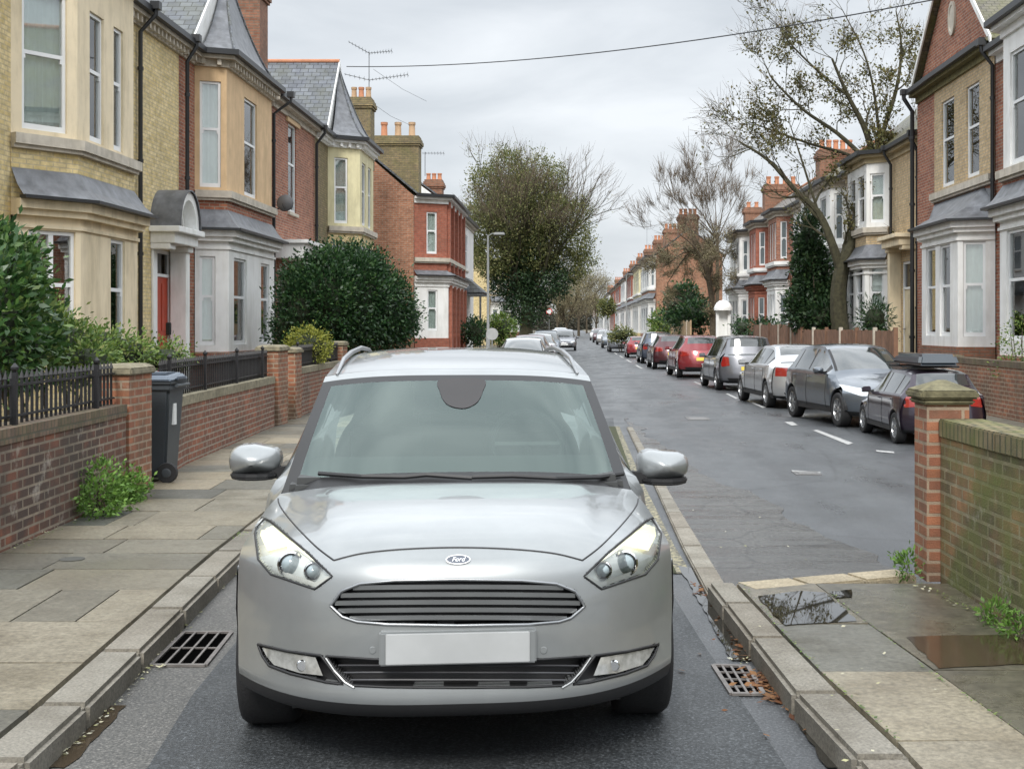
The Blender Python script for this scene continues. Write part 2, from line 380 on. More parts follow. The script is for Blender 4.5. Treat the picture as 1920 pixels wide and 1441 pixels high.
def window(root, fm, u0, u1, z0, z1, style='sash', sill=True, curtain='net', fmat=None, d=.1, sillm=None, detail=True):
    fmat = fmat or UPVC
    f = MB(); t = .055; a, b = u0+.004, u1-.004; c, e = z0+.004, z1-.004
    obox(f, fm, a, a+t, c, e, -d, -d+.06); obox(f, fm, b-t, b, c, e, -d, -d+.06)
    obox(f, fm, a+t, b-t, c, c+.09, -d, -d+.062); obox(f, fm, a+t, b-t, e-t, e, -d, -d+.06)
    zm = c+(e-c)*(.55 if style != 'top' else .68)
    if style in ('sash', 'top'): obox(f, fm, a+t, b-t, zm-.03, zm+.03, -d, -d+.055)
    if style == 'sash2':
        obox(f, fm, a+t, b-t, zm-.03, zm+.03, -d, -d+.055); um = (a+b)/2; obox(f, fm, um-.04, um+.04, c+.09, e-t, -d, -d+.057)
    if style == 'sash': # horns
        for uu in (a+t, b-t-.03): obox(f, fm, uu, uu+.03, zm-.1, zm-.03, -d+.002, -d+.05)
    w = f.build('window', fmat, root, recalc=True)
    if not detail:
        p = MB(); obox(p, fm, a+.02, b-.02, c+.02, e-.02, -d+.005, -d+.02); p.build('pane', GLASS2, w); 
    else:
        p = MB(); obox(p, fm, a+.02, b-.02, c+.02, e-.02, -d+.015, -d+.021); p.build('pane', GLASS, w)
        cu = MB(); cd = -d-.045
        wd = b-a; rg = []
        if curtain == 'net': rg = [(a-.03, b+.03, c-.03, e+.03)]
        elif curtain == 'drape': rg = [(a-.03, a+wd*.3, c-.03, e+.03), (b-wd*.3, b+.03, c-.03, e+.03)]
        elif curtain == 'half': rg = [(a-.03, a+wd*.42, c-.03, e+.03)]
        elif curtain == 'low': rg = [(a-.03, b+.03, c-.03, zm)]
        elif curtain == 'right': rg = [(a+wd*.45, b+.03, c-.03, e+.03)]
        ph = rngw.random()*6
        for (q0, q1, r0, r1) in rg:
            n = max(6, int((q1-q0)/.022)); vs = []
            for i in range(n+1):
                u = q0+(q1-q0)*i/n; dd = cd+.02*math.sin(u*52+ph)+.011*math.sin(u*95+2*ph)
                vs += [pt(fm, u, r0, dd), pt(fm, u, r1, dd*.5+cd*.5)]
            cu.add(vs, [(2*i, 2*i+2, 2*i+3, 2*i+1) for i in range(n)])
        if rg: cu.build('curtain', CURT, w, smooth='all', recalc=False)
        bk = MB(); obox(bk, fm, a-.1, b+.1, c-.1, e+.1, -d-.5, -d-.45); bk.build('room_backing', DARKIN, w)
    if sill:
        s = MB(); obox(s, fm, u0-.06, u1+.06, z0-.09, z0, -.08, .07); s.build('sill', sillm or STONE, w, bevel=.008)
    return w
GLASS2 = plain('far_window_glass', (.16,.19,.2), .08, var=.3, scale=1.2)
def rot2(side, Xf): return lambda s, p: (Xf+side*p, s)
def chimney(roof, c, w, d, z0, z1, n, mat, potm, pot_h=.55, along='y'):
    mb = MB(); x, y = c
    mb.box(x-w/2, x+w/2, y-d/2, y+d/2, z0, z1-.42)
    for k, (o, q0, q1) in enumerate(((.05,-.42,-.34),(.09,-.34,-.2),(.05,-.2,-.1),(.0,-.1,0))):
        mb.box(x-w/2-o, x+w/2+o, y-d/2-o, y+d/2+o, z1+q0, z1+q1)
    ch = mb.build('chimney', mat, roof)
    for i in range(n):
        t = (i+.5)/n-.5; px, py = (x+w*t*.95, y) if along == 'x' else (x, y+d*t*.95)
        r = min(.15, .4*(w if along == 'x' else d)/n)
        p = MB(); p.lathe((px, py, z1-.02), [(r*1.1,0),(r*1.1,.06),(r*.9,.1),(r*.8,pot_h*.8),(r*.98,pot_h*.82),(r*.98,pot_h),(r*.7,pot_h),(r*.7,pot_h-.15)], 10)
        p.build('chimney_pot', potm[i % len(potm)], ch, smooth=40)
    return ch
def pipe(root, x, y, z0, z1, out=(0,0), r=.045, mat=None):
    mb = MB(); mb.tube([(x+out[0], y+out[1], z1), (x+out[0], y+out[1], z1-.12), (x, y, z1-.45), (x, y, z0)], r, 8)
    mb.box(x+out[0]-.09, x+out[0]+.09, y+out[1]-.09, y+out[1]+.09, z1-.02, z1+.13)
    z = z1-1.2
    while z > z0+.3: mb.tube([(x,y,z),(x,y,z+.07)], r*1.35, 8); z -= 1.8
    return mb.build('downpipe', mat or GUTTER, root, smooth=40)
def quadroof(mb, a, b, c, d, th=.07, m=0):
    a, b, c, d = map(Vector, (a, b, c, d)); n = (b-a).cross(d-a).normalized()
    if n.z < 0: n = -n
    mb.hexa([a-n*th, b-n*th, c-n*th, d-n*th], [a, b, c, d], m)
def cross_gable(root, roof, f, y0, y1, ez, rh, back, mat, hip=None, ov=.28, side=1, barge=True, gwall=None):
    """gable roof running back from the street over the bay; hip: bay eave outline the concave front hip starts from"""
    ym = (y0+y1)/2; mb = MB(); fp = .02 if hip else .2
    A0, A1 = f(y0-.15, fp), f(y0-.15, -back); M0, M1 = f(ym, fp), f(ym, -back); B0, B1 = f(y1+.15, fp), f(y1+.15, -back)
    quadroof(mb, (*A0, ez), (*A1, ez), (*M1, ez+rh), (*M0, ez+rh)); quadroof(mb, (*B0, ez), (*M0, ez+rh), (*M1, ez+rh), (*B1, ez))
    mb.build('gable_roof', mat, roof)
    rt = MB(); rt.tube([(*f(ym, fp+.02), ez+rh+.02), (*M1, ez+rh+.02)], .07, 8); rt.build('ridge_tiles', POT if hip else STONE, roof)
    if barge:
        bb = MB()
        for E in (A0, B0):
            e0 = Vector((*E, ez-.12)); e1 = Vector((*M0, ez+rh-.02)); o = Vector((side*.04, 0, 0))
            bb.hexa([e0, e0+Vector((0,0,.16)), e1+Vector((0,0,.06)), e1-Vector((0,0,.14))], [e0+o, e0+o+Vector((0,0,.16)), e1+o+Vector((0,0,.06)), e1+o-Vector((0,0,.14))])
        bb.build('bargeboard', WHITE, root)
    if hip:
        gw_ = MB(); gw_.add([(*f(y0-.15, fp-.03), ez), (*f(y1+.15, fp-.03), ez), (*f(ym, fp-.03), ez+rh-.05)], [(0,1,2)]); gw_.build('gable_wall', WHITE, root, recalc=False)
        pts = offset_poly(hip, ov, side); hb = MB(); nl = 9; ap = f(ym, .0); H = rh-.25
        rows = []
        for k in range(nl+1):
            t = k/nl; zt = t**1.7
            rows.append([(q[0]+(ap[0]-q[0])*t, q[1]+(ap[1]-q[1])*t, ez+.05+H*zt) for q in pts])
        for k in range(nl):
            for i in range(len(pts)-1): hb.add([rows[k][i], rows[k][i+1], rows[k+1][i+1], rows[k+1][i]], [(0,1,2,3)])
        hb.build('hipped_bay_roof', LEAD, roof, smooth=50)
        hr = MB()
        for i in (1, 2): hr.tube([Vector(rows[k][i])+Vector((0,0,.02)) for k in range(nl+1)], .035, 6)
        hr.build('hip_roll', SLATE, roof)
def terrace(name, label, cat, side, Xf, y0, y1, bay, ez, rh, M, up, lo, flat=(), lowbase=1.15, hip=True, gable=True, skirt=True, detail=True, depth=8.5, dent=True, group=None, far=False, gables=(True, True), sillz=4.68, lroof=3.82, white_low=True, up_flat=False, sk_h=.5, extra=None):
    """one house: M keys wall, bay_up, bay_low, roof; bay = (ya, yb, proj, cant_near, cant_far); up/lo = window rows per bay face"""
    f = lambda s, p: (Xf+side*p, s)
    root = thing(name, label, cat, (Xf, (y0+y1)/2, 0), group)
    mb = MB(); S = side
    ya, yb, pj, c0, c1 = bay
    bp = [f(ya, 0), f(ya+c0, pj), f(yb-c1, pj), f(yb, 0)]
    bu_p = [f(ya, .02), f(ya+.05, .02), f(yb-.05, .02), f(yb, .02)] if up_flat else bp
    # flat front: left and right of the bay
    fl_ops = {0: [], 1: []}
    for (sy0, sy1, z0, z1, kind, extra) in flat:
        k = 0 if sy1 <= ya else 1; b0 = y0 if k == 0 else yb
        fl_ops[k].append((sy0-b0, sy1-b0, z0, z1, kind, extra))
    if ya-y0 > .05: fm = wall(mb, f(y0,0), f(ya,0), 0, ez, fl_ops[0], S); fm0 = fm
    if y1-yb > .05: fm1 = wall(mb, f(yb,0), f(y1,0), 0, ez, fl_ops[1], S)
    # side walls, gables, back
    for (yy, g) in ((y0+.003, gables[0]), (y1-.003, gables[1])):
        q0, q1 = f(yy, -.003), f(yy, -depth)
        mb.add([(*q0,0), (*q1,0), (*q1,ez), (*f(yy,-depth/2), ez+rh-.08), (*q0,ez)], [(0,1,2,3,4)])
    mb.add([(*f(y0,-depth),0), (*f(y1,-depth),0), (*f(y1,-depth),ez), (*f(y0,-depth),ez)], [(0,1,2,3)])
    mb.build('wall', M['wall'], root, recalc=False)
    for k in (0, 1):
        for (u0, u1, z0, z1, kind, extra) in fl_ops[k]:
            fm = fm0 if k == 0 else fm1
            if kind == 'window': window(root, fm, u0, u1, z0, z1, extra.get('style','sash'), True, extra.get('curtain','net'), detail=detail)
            elif kind == 'door': door(root, fm, u0, u1, z0, z1, **extra)
    # bay walls
    bu = MB(); bl = MB(); wins = []
    for i in range(3):
        A, B = bu_p[i], bu_p[i+1]; ln = (Vector(A)-Vector(B)).length
        ou = [(a*ln, b*ln, z0, z1, c) for (a, b, z0, z1, c) in up[i]]; ol = [(a*ln, b*ln, z0, z1, c) for (a, b, z0, z1, c) in lo[i]]
        fm = wall(bu, A, B, lroof, ez, ou, S)
        wins += [(fm, *o, 'u') for o in ou]
    bpl = offset_poly(bp, .06, S)
    for i in range(3):
        A, B = bpl[i], bpl[i+1]; ln = (Vector(A)-Vector(B)).length
        ol = [(a*ln, b*ln, z0, z1, c) for (a, b, z0, z1, c) in lo[i]]
        fm = wall(bl, A, B, lowbase, lroof, ol, S)
        wins += [(fm, *o, 'l') for o in ol]
    bu.build('upper_bay', M['bay_up'], root, recalc=False); bl.build('lower_bay', M['bay_low'], root, recalc=False)
    pb = MB(); pb.band(bp, 0, lowbase, -.05, .10, S); pb.build('bay_plinth', M.get('plinth', M['wall']), root)
    for (fm, a, b, z0, z1, c, lv) in wins:
        st = 'sash'
        if isinstance(c, tuple): st, c = c
        window(root, fm, a, b, z0, z1, st, False, c, detail=detail)
    tr = MB(); tr.band(bu_p, sillz-.16, sillz, -.02, .14, S); tr.band(bu_p, sillz-.22, sillz-.16, -.02, .09, S)
    tr.build('bay_sill', STONE if not far else WHITE, root)
    if M.get('bay_brick'):   # brick apron between skirt roof and sill band
        ap = MB(); ap.band(bu_p, lroof, sillz-.22, -.02, .012, S); ap.build('brick_apron', M['bay_brick'], root)
    cm = MB(); cm.band(bp, lroof-.14, lroof, .0, .26, S); cm.band(bp, lroof-.24, lroof-.14, .0, .18, S); cm.band(bp, lroof-.42, lroof-.36, .06, .1, S)
    cm.build('bay_cornice', M['bay_low'], root)
    if skirt:
        sk = MB(); a = offset_poly(bp, .36, S); b = list(bu_p); zl, zh = lroof+.03, min(lroof+sk_h, sillz-.24)
        if up_flat: b[1] = f(ya+c0+.4, .03); b[2] = f(yb-c1-.3, .03)
        for i in range(3):
            mid = lambda q, w, t: tuple(q[j]+(w[j]-q[j])*t for j in (0,1))
            rows = [(a, zl), ([mid(a[j], b[j], .5) for j in range(4)], zl+(zh-zl)*.38), (b, zh)]
            for (r0, z0), (r1, z1) in zip(rows, rows[1:]):
                sk.add([(*r0[i],z0), (*r0[i+1],z0), (*r1[i+1],z1), (*r1[i],z1)], [(0,1,2,3)])
        skr = sk.build('bay_skirt_roof', LEAD, root, recalc=False)
        fs = MB(); fs.band(bp, lroof, lroof+.05, .24, .4, S); fs.build('bay_gutter', GUTTER, root)
    # eaves
    front = [f(y0, 0)]+(([f(ya,0)] if ya-y0 > .3 else []))+[bu_p[1], bu_p[2]]+([f(yb,0)] if y1-yb > .3 else [])+[f(y1,0)]
    if ya-y0 <= .3: front = [bu_p[0]]+front[1:]
    ev = MB(); ev.band(front, ez-.12, ez-.02, 0, .22, S); ev.band(front, ez-.28, ez-.12, 0, .06, S)
    if dent:
        for A, B in zip(front, front[1:]):
            fm = fr(A, B, S); n = int(fm[3]/.24)
            for i in range(n):
                u = (i+.5)*fm[3]/n; obox(ev, fm, u-.045, u+.045, ez-.25, ez-.12, .06, .17)
    ev.build('cornice', M.get('cornice', STONE), root)
    gt = MB(); gt.band(front, ez-.03, ez+.09, .22, .34, S); gt.build('gutter', GUTTER, root)
    rf = MB(); yE0, yE1 = y0-.02, y1+.02
    quadroof(rf, (*f(yE0,.3),ez+.02), (*f(yE1,.3),ez+.02), (*f(yE1,-depth/2),ez+rh), (*f(yE0,-depth/2),ez+rh))
    quadroof(rf, (*f(yE0,-depth/2),ez+rh), (*f(yE1,-depth/2),ez+rh), (*f(yE1,-depth-.3),ez), (*f(yE0,-depth-.3),ez))
    # flat cover over the projecting bay
    rf.prism([f(ya,-.1)]+offset_poly(bu_p,.24,S)[1:3]+[f(yb,-.1)], ez-.015, ez+.03)
    roof = rf.build('roof', M['roof'], root)
    rd = MB(); rd.tube([(*f(yE0,-depth/2),ez+rh+.02), (*f(yE1,-depth/2),ez+rh+.02)], .09, 8); rd.build('ridge_tiles', POT, roof)
    if gable: cross_gable(root, roof, f, ya-.35, yb+.35, ez, rh*.86, depth/2+.3, M['roof'], bp if hip else None, side=S)
    return root, roof, f
def door(root, fm, u0, u1, z0, z1, col=None, fan=.45, portico=None, **k):
    d = MB(); zt = z1-fan
    obox(d, fm, u0+.07, u1-.07, z0, zt, -.12, -.07)
    w = u1-u0-.14
    for (a, b) in ((.1,.44),(.56,.9)):
        for (c, e) in ((.08,.42),(.5,.94)):
            obox(d, fm, u0+.07+w*a, u0+.07+w*b, z0+(zt-z0)*c, z0+(zt-z0)*e, -.07, -.055)
    dd = d.build('door', col or DOOR_R, root, bevel=.006)
    h = MB(); A = pt(fm, u1-.17, z0+1.05, -.03); h.lathe(A, [(.0,-.03),(.03,-.02),(.035,0),(.03,.02),(0,.03)], 10); h.build('handle', STEEL, dd)
    f = MB(); obox(f, fm, u0, u0+.07, z0, z1, -.14, -.04); obox(f, fm, u1-.07, u1, z0, z1, -.14, -.04); obox(f, fm, u0+.07, u1-.07, z1-.07, z1, -.14, -.04); obox(f, fm, u0+.07, u1-.07, zt, zt+.06, -.14, -.04)
    obox(f, fm, u0+.07, u1-.07, z0-.5, z0, -.35, .3)
    f.build('door_frame', UPVC, root)
    g = MB(); obox(g, fm, u0+.07, u1-.07, zt+.06, z1-.07, -.1, -.09); g.build('fanlight', GLASSD, root)
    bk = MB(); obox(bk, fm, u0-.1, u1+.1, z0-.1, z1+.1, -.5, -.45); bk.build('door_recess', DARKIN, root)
STEEL = plain('steel', (.45,.45,.46), .3, 1)

def flat_house(name, label, cat, side, Xf, y0, y1, ez, rh, M, ops, depth=8.5, detail=True, group=None, sillm=None, z0=0):
    f = lambda s, p: (Xf+side*p, s); S = side; root = thing(name, label, cat, (Xf, (y0+y1)/2, 0), group); mb = MB()
    fm = wall(mb, f(y0,0), f(y1,0), 0, ez, [(a-y0, b-y0, c, d) for (a, b, c, d, *_) in ops], S)
    for yy in (y0+.003, y1-.003): mb.add([(*f(yy,-.003),0), (*f(yy,-depth),0), (*f(yy,-depth),ez), (*f(yy,-depth/2), ez+rh-.08), (*f(yy,-.003),ez)], [(0,1,2,3,4)])
    mb.add([(*f(y0,-depth),0), (*f(y1,-depth),0), (*f(y1,-depth),ez), (*f(y0,-depth),ez)], [(0,1,2,3)])
    mb.build('wall', M['wall'], root, recalc=False)
    for (a, b, c, d, kind, ex) in ops:
        if kind == 'window': window(root, fm, a-y0, b-y0, c, d, ex.get('style','sash'), True, ex.get('curtain','net'), detail=detail, sillm=sillm)
        else: door(root, fm, a-y0, b-y0, c, d, **ex)
    ev = MB(); fl = [f(y0,0), f(y1,0)]; ev.band(fl, ez-.12, ez-.02, 0, .22, S); ev.band(fl, ez-.28, ez-.12, 0, .06, S); ev.build('cornice', M.get('cornice', STONE), root)
    gt = MB(); gt.band(fl, ez-.03, ez+.09, .22, .34, S); gt.build('gutter', GUTTER, root)
    rf = MB(); quadroof(rf, (*f(y0,.3),ez+.02), (*f(y1,.3),ez+.02), (*f(y1,-depth/2),ez+rh), (*f(y0,-depth/2),ez+rh)); quadroof(rf, (*f(y0,-depth/2),ez+rh), (*f(y1,-depth/2),ez+rh), (*f(y1,-depth-.3),ez), (*f(y0,-depth-.3),ez))
    roof = rf.build('roof', M['roof'], root); rd = MB(); rd.tube([(*f(y0,-depth/2),ez+rh+.02), (*f(y1,-depth/2),ez+rh+.02)], .09, 8); rd.build('ridge_tiles', POT, roof)
    return root, roof, f
# ------------------------------------------------------------ cars
from mathutils.geometry import delaunay_2d_cdt
TYRE = plain('tyre_rubber', (.018,.018,.019), .75, bumps=.3)
RIM = plain('alloy_rim', (.50,.51,.52), .3, .9)
TRIM = plain('black_trim', (.014,.014,.015), .5)
GLOSSB = plain('gloss_black', (.008,.008,.009), .12)
CHROME = plain('chrome', (.75,.76,.77), .12, 1)
CARGLASS = plain('dark_car_glass', (.035,.042,.042), .04, spec=.9, coat=1)
REDL = plain('red_lens', (.30,.02,.015), .1, coat=1)
CLEARL = plain('clear_lens', (.62,.64,.65), .1, .4, coat=1)
PLATEY = plain('yellow_plate', (.75,.55,.06), .4)
PLATEW = plain('white_plate', (.72,.73,.72), .4)
def inpoly(x, y, poly):
    c = False; n = len(poly); j = n-1
    for i in range(n):
        xi, yi = poly[i]; xj, yj = poly[j]
        if (yi > y) != (yj > y) and x < (xj-xi)*(y-yi)/(yj-yi)+xi: c = not c
        j = i
    return c
def crom(P, subs, closed=False):
    P = np.array(P, float); o = []
    n = len(P)
    for i in range(n-1):
        p0 = P[max(i-1,0)]; p1 = P[i]; p2 = P[i+1]; p3 = P[min(i+2,n-1)]
        s = subs[i] if isinstance(subs, (list, tuple)) else subs
        for k in range(s):
            t = k/s; o.append(.5*((2*p1)+(-p0+p2)*t+(2*p0-5*p1+4*p2-p3)*t*t+(-p0+3*p1-3*p2+p3)*t**3))
    o.append(P[-1]); return np.array(o)
def dens(poly, step, smooth=False):
    if smooth:
        n = len(poly); e = [poly[-1]]+list(poly)+[poly[0], poly[1]]; q = crom(e, 5); poly = [tuple(p) for p in q[5:-5]][:-1]
    o = []
    for i in range(len(poly)):
        a = Vector(poly[i]); b = Vector(poly[(i+1) % len(poly)]); n = max(1, int((b-a).length/step))
        for k in range(n): o.append(tuple(a+(b-a)*k/n))
    return o
def decal(mb, bvh, poly, ray, off, step, m=0, smooth=False, thick=0):
    ol = dens(poly, step, smooth); xs = [p[0] for p in ol]; ys = [p[1] for p in ol]
    pts = [Vector(p) for p in ol]; n0 = len(pts)
    x = min(xs)+step/2
    while x < max(xs):
        y = min(ys)+step/2
        while y < max(ys):
            if inpoly(x, y, ol): pts.append(Vector((x+random.uniform(-.05,.05)*step, y)))
            y += step
        x += step
    r = delaunay_2d_cdt(pts, [], [list(range(n0))], 1, 1e-7)
    V = []; ok = []
    for p in r[0]:
        o, d = ray(p[0], p[1]); h, nr, _, _ = bvh.ray_cast(o, d)
        if h is None: V.append(None); continue
        if nr.dot(d) > 0: nr = -nr
        V.append((h, nr))
    b = len(mb.v); good = [v for v in V if v]
    if not good: return
    idx = {}; 
    for i, v in enumerate(V):
        if v: idx[i] = len(mb.v); mb.v.append(tuple(v[0]+v[1]*off))
    for f in r[2]:
        if all(i in idx for i in f):
            t = [idx[i] for i in f]; a_, b_, c_ = (Vector(mb.v[i]) for i in t[:3])
            if (b_-a_).cross(c_-a_).dot(V[f[0]][1]) < 0: t = t[::-1]
            mb.f.append(tuple(t)); mb.m.append(m)
def line3(bvh, pts, ray, off):
    o = []
    for p in pts:
        s, d = ray(p[0], p[1]); h, nr, _, _ = bvh.ray_cast(s, d)
        if h is not None:
            if nr.dot(d) > 0: nr = -nr
            o.append(h+nr*off)
    return o
def ray_front(x, z): return Vector((x, -3, z)), Vector((0, 1, 0))
def ray_back(x, z): return Vector((x, 9, z)), Vector((0, -1, 0))
def ray_side(s): return lambda y, z: (Vector((s*3, y, z)), Vector((-s, 0, 0)))
class Shell:
    """car skin: a front-to-back sheet (bumper, bonnet, windscreen, roof, tail) and two side panels hanging from its edges"""
    def __init__(s, st, subs, U, side, wheels, Ra, mat_sheet, recess=None, pq=(3.2, 3.2), belt=None, dy=.05, crease=False):
        S = crom(st, subs); s.S = S; nU = U; s.U = U
        us = np.linspace(-1, 1, nU+1)
        V = []
        for (y, z, w, bd, dr, tg) in S:
            a = np.abs(us); V.append(np.stack([us*w, y+bd*a**pq[0], z-dr*a**pq[1]], 1))
        V = np.array(V); s.V0 = V.copy()
        if crease:
            cy = V[:,nU//2,1][:,None]; a = np.abs(us)[None,:]; fade = np.clip((cy-.10)/.25, 0, 1)*np.clip((1.02-cy)/.1, 0, 1)*(V[:,nU//2,2][:,None] > .85)
            V[:,:,2] += fade*.013*(.5-.5*np.tanh((a-(.60+.12*np.clip(cy,0,1)))/.035))
        verts = [tuple(p) for r in V for p in r]; nR = len(S); F = []; M = []
        for i in range(nR-1):
            for j in range(nU):
                q = (i*(nU+1)+j, i*(nU+1)+j+1, (i+1)*(nU+1)+j+1, (i+1)*(nU+1)+j); F.append(q)
                M.append(mat_sheet((us[j]+us[j+1])/2, (S[i][5]+S[i+1][5])/2, (V[i,j]+V[i+1,j+1])/2))
        s.bvh_sheet = BVHTree.FromPolygons(verts, F)
        if recess:
            for k in range(len(verts)):
                d = recess(verts[k])
                if d: verts[k] = (verts[k][0], verts[k][1]+d, verts[k][2])
        # edge curve
        E = V[:, -1, :]; ks = [0]
        for i in range(1, nR):
            if E[i,1] > E[ks[-1],1]+1e-4: ks.append(i)
        ks = [k for k in ks if E[k,1] >= E[ks[0],1]]
        # start from the station with smallest edge y on top of fascia
        i0 = side['i0'](S); i1 = side['i1'](S)
        E = E[i0:i1+1]; s.E = E
        ys = sorted(set(list(np.arange(E[0,1], E[-1,1], dy))+[E[-1,1]]+[yw+t for yw in wheels for t in [Ra*math.cos(a*math.pi/20) for a in range(21)]]))
        ys = [y for y in ys if E[0,1] <= y <= E[-1,1]]
        if side.get('extra'): ys = sorted(set(ys+side['extra']))
        rows = 9; s.side_faces = []
        b0 = len(verts)
        prof = side['prof']
        s.wins = side['wins']
        for sg in (1, -1):
            base = len(verts)
            for y in ys:
                ex = np.interp(y, E[:,1], E[:,0]); ez = np.interp(y, E[:,1], E[:,2])
                wb, zb = belt(y)
                if zb > ez-.005: zb = ez-.005; 
                zbot = prof['zb']
                for yw in wheels:
                    if abs(y-yw) < Ra: zbot = max(zbot, prof['zw']+math.sqrt(max(0, Ra*Ra-(y-yw)**2)))
                wq = prof['w'](y)
                if ez-zb < .02: wb = ex
                col = [(ex, ez), (ex+(wb-ex)*.10, ez+(zb-ez)*.12), (ex+(wb-ex)*.9, ez+(zb-ez)*.93), (wb, zb), (wb*.45+wq*.55, zb-.07), (wq, prof['zm']), (wq+.004, prof['zm']-.17), (wq-.012, .36), (wq-.05, zbot)]
                for k, (x, z) in enumerate(col):
                    if k >= 3: z = max(z, zbot+.012*(8-k))
                    z = min(z, ez-.0008*k)
                    verts.append((sg*x, y, z))
            for i in range(len(ys)-1):
                ym = (ys[i]+ys[i+1])/2; h = np.interp(ym, E[:,1], E[:,2])-belt(ym)[1]
                for k in range(rows-1):
                    q = (base+i*rows+k, base+(i+1)*rows+k, base+(i+1)*rows+k+1, base+i*rows+k+1)
                    F.append(q if sg > 0 else q[::-1]); m = 0
                    if k == 1 and h > .06:
                        m = 2 if side['wins'][0][0]-.08 < ym < side['wins'][-1][1]+.05 else 0
                        for (a, b) in side['wins']:
                            if a < ym < b: m = 1
                    if k == 7: m = side.get('sill', 2)
                    M.append(m)
        s.v, s.f, s.m = verts, F, M; s.wheels = wheels; s.Ra = Ra
        s.bvh = BVHTree.FromPolygons(verts, F)
    def build(s, root, mats, bodyw=.9, under=.22, ylen=4.3):
        mb = MB(); mb.v, mb.f, mb.m = list(s.v), list(s.f), list(s.m)
        o = mb.build('body', mats, root, smooth=40, recalc=False, weld=False, uv=False)
        u = MB(); w = bodyw
        ywf, ywr = s.wheels
        u.box(-w*.7, w*.7, .35, ylen-.25, under, .62); u.box(-w*.97, w*.97, ywf+s.Ra+.01, ywr-s.Ra-.01, under+.02, .5)
        for yw in s.wheels:
            for sg in (1, -1):
                n = 14; vs = []
                for i in range(n+1):
                    a = math.pi*i/n
                    for x in (w*.96, w*.55): vs.append((sg*x, yw+s.Ra*.995*math.cos(a), max(.26, .32+s.Ra*.995*math.sin(a))))
                u.add(vs, [(2*i, 2*i+1, 2*i+3, 2*i+2) for i in range(n)])
        u.build('underbody', TRIM, root, recalc=False, uv=False)
        return o
def wheel(root, x, y, r=.325, wd=.21, sg=1, spokes=10):
    w = MB(); ri = r*.69
    prof = [(ri*.98, -.09), (ri*.98, .085), (ri*.9, .09), (ri*.86, .05), (ri*.8, -.06)]
    w.lathe((x, y, r), [(a, sg*h) for a, h in prof], 28, axis='x', cap=False)
    for k in range(spokes):
        a = 2*math.pi*k/spokes; c, s_ = math.cos(a), math.sin(a); da = .55/spokes*1.6
        def q(rad, t, h): return (x+sg*h, y+rad*math.cos(a+t), r+rad*math.sin(a+t))
        w.hexa([q(.03,-.5,.035), q(ri*.93,-da,.06), q(ri*.93,da,.06), q(.03,.5,.035)], [q(.03,-.5,.07), q(ri*.93,-da,.085), q(ri*.93,da,.085), q(.03,.5,.07)])
    w.lathe((x+sg*.03, y, r), [(.055,0),(.055,sg*.045),(.04,sg*.055)], 14, axis='x')
    o = w.build('wheel', RIM, root, smooth=35, uv=False)
    t = MB(); h = wd/2
    t.lathe((x, y, r), [(ri*.96,-h*.9),(r*.86,-h),(r*.95,-h*.96),(r*.99,-h*.8),(r,-h*.5),(r,h*.5),(r*.99,h*.8),(r*.95,h*.96),(r*.86,h),(ri*.96,h*.9)], 40, axis='x', cap=False)
    t.build('tyre', TYRE, o, smooth=60, uv=False)
    k = MB(); k.lathe((x, y, r), [(ri*.95,-sg*.03-.01),(ri*.95,-sg*.03+.01)], 20, axis='x'); k.build('brake_disc', TRIM, o, uv=False)
    return o
def mirror(root, x, y, z, sg, mat, sc_=1.0):
    mb = MB(); v = []; f = []
    n = 10
    for i in range(n+1):
        t = i/n; yy = -.09+.20*t; k = math.sin(min(1, t*1.6+.12)*math.pi/2)
        for j in range(16):
            a = 2*math.pi*j/16; ca, sa = math.cos(a), math.sin(a)
            X = .125*k*math.copysign(abs(ca)**.62, ca); Z = .075*k*math.copysign(abs(sa)**.7, sa)*(1.05 if sg*ca < 0 else .9)
            v.append((x+sg*X*sc_, y+yy*sc_, z+Z*sc_))
    mb.add(v, [(i*16+j, i*16+(j+1)%16, (i+1)*16+(j+1)%16, (i+1)*16+j) for i in range(n) for j in range(16)]+[tuple(range(16))[::-1], tuple(range(n*16, n*16+16))])
    o = mb.build('wing_mirror', mat, root, smooth=50, uv=False)
    b = MB(); b.hexa([(x-sg*.21*sc_,y,z-.09*sc_),(x-sg*.02,y-.03,z-.085*sc_),(x-sg*.02,y+.08,z-.085*sc_),(x-sg*.21*sc_,y+.12,z-.09*sc_)],
           [(x-sg*.21*sc_,y,z-.02*sc_),(x-sg*.02,y-.03,z-.045*sc_),(x-sg*.02,y+.08,z-.045*sc_),(x-sg*.21*sc_,y+.12,z-.03*sc_)])
    b.lathe((x,y+.02,z-.078*sc_), [(.105*sc_,-.012),(.12*sc_,0),(.118*sc_,.02)], 14); b.build('mirror_base', TRIM, o, bevel=.006, uv=False)
    return o

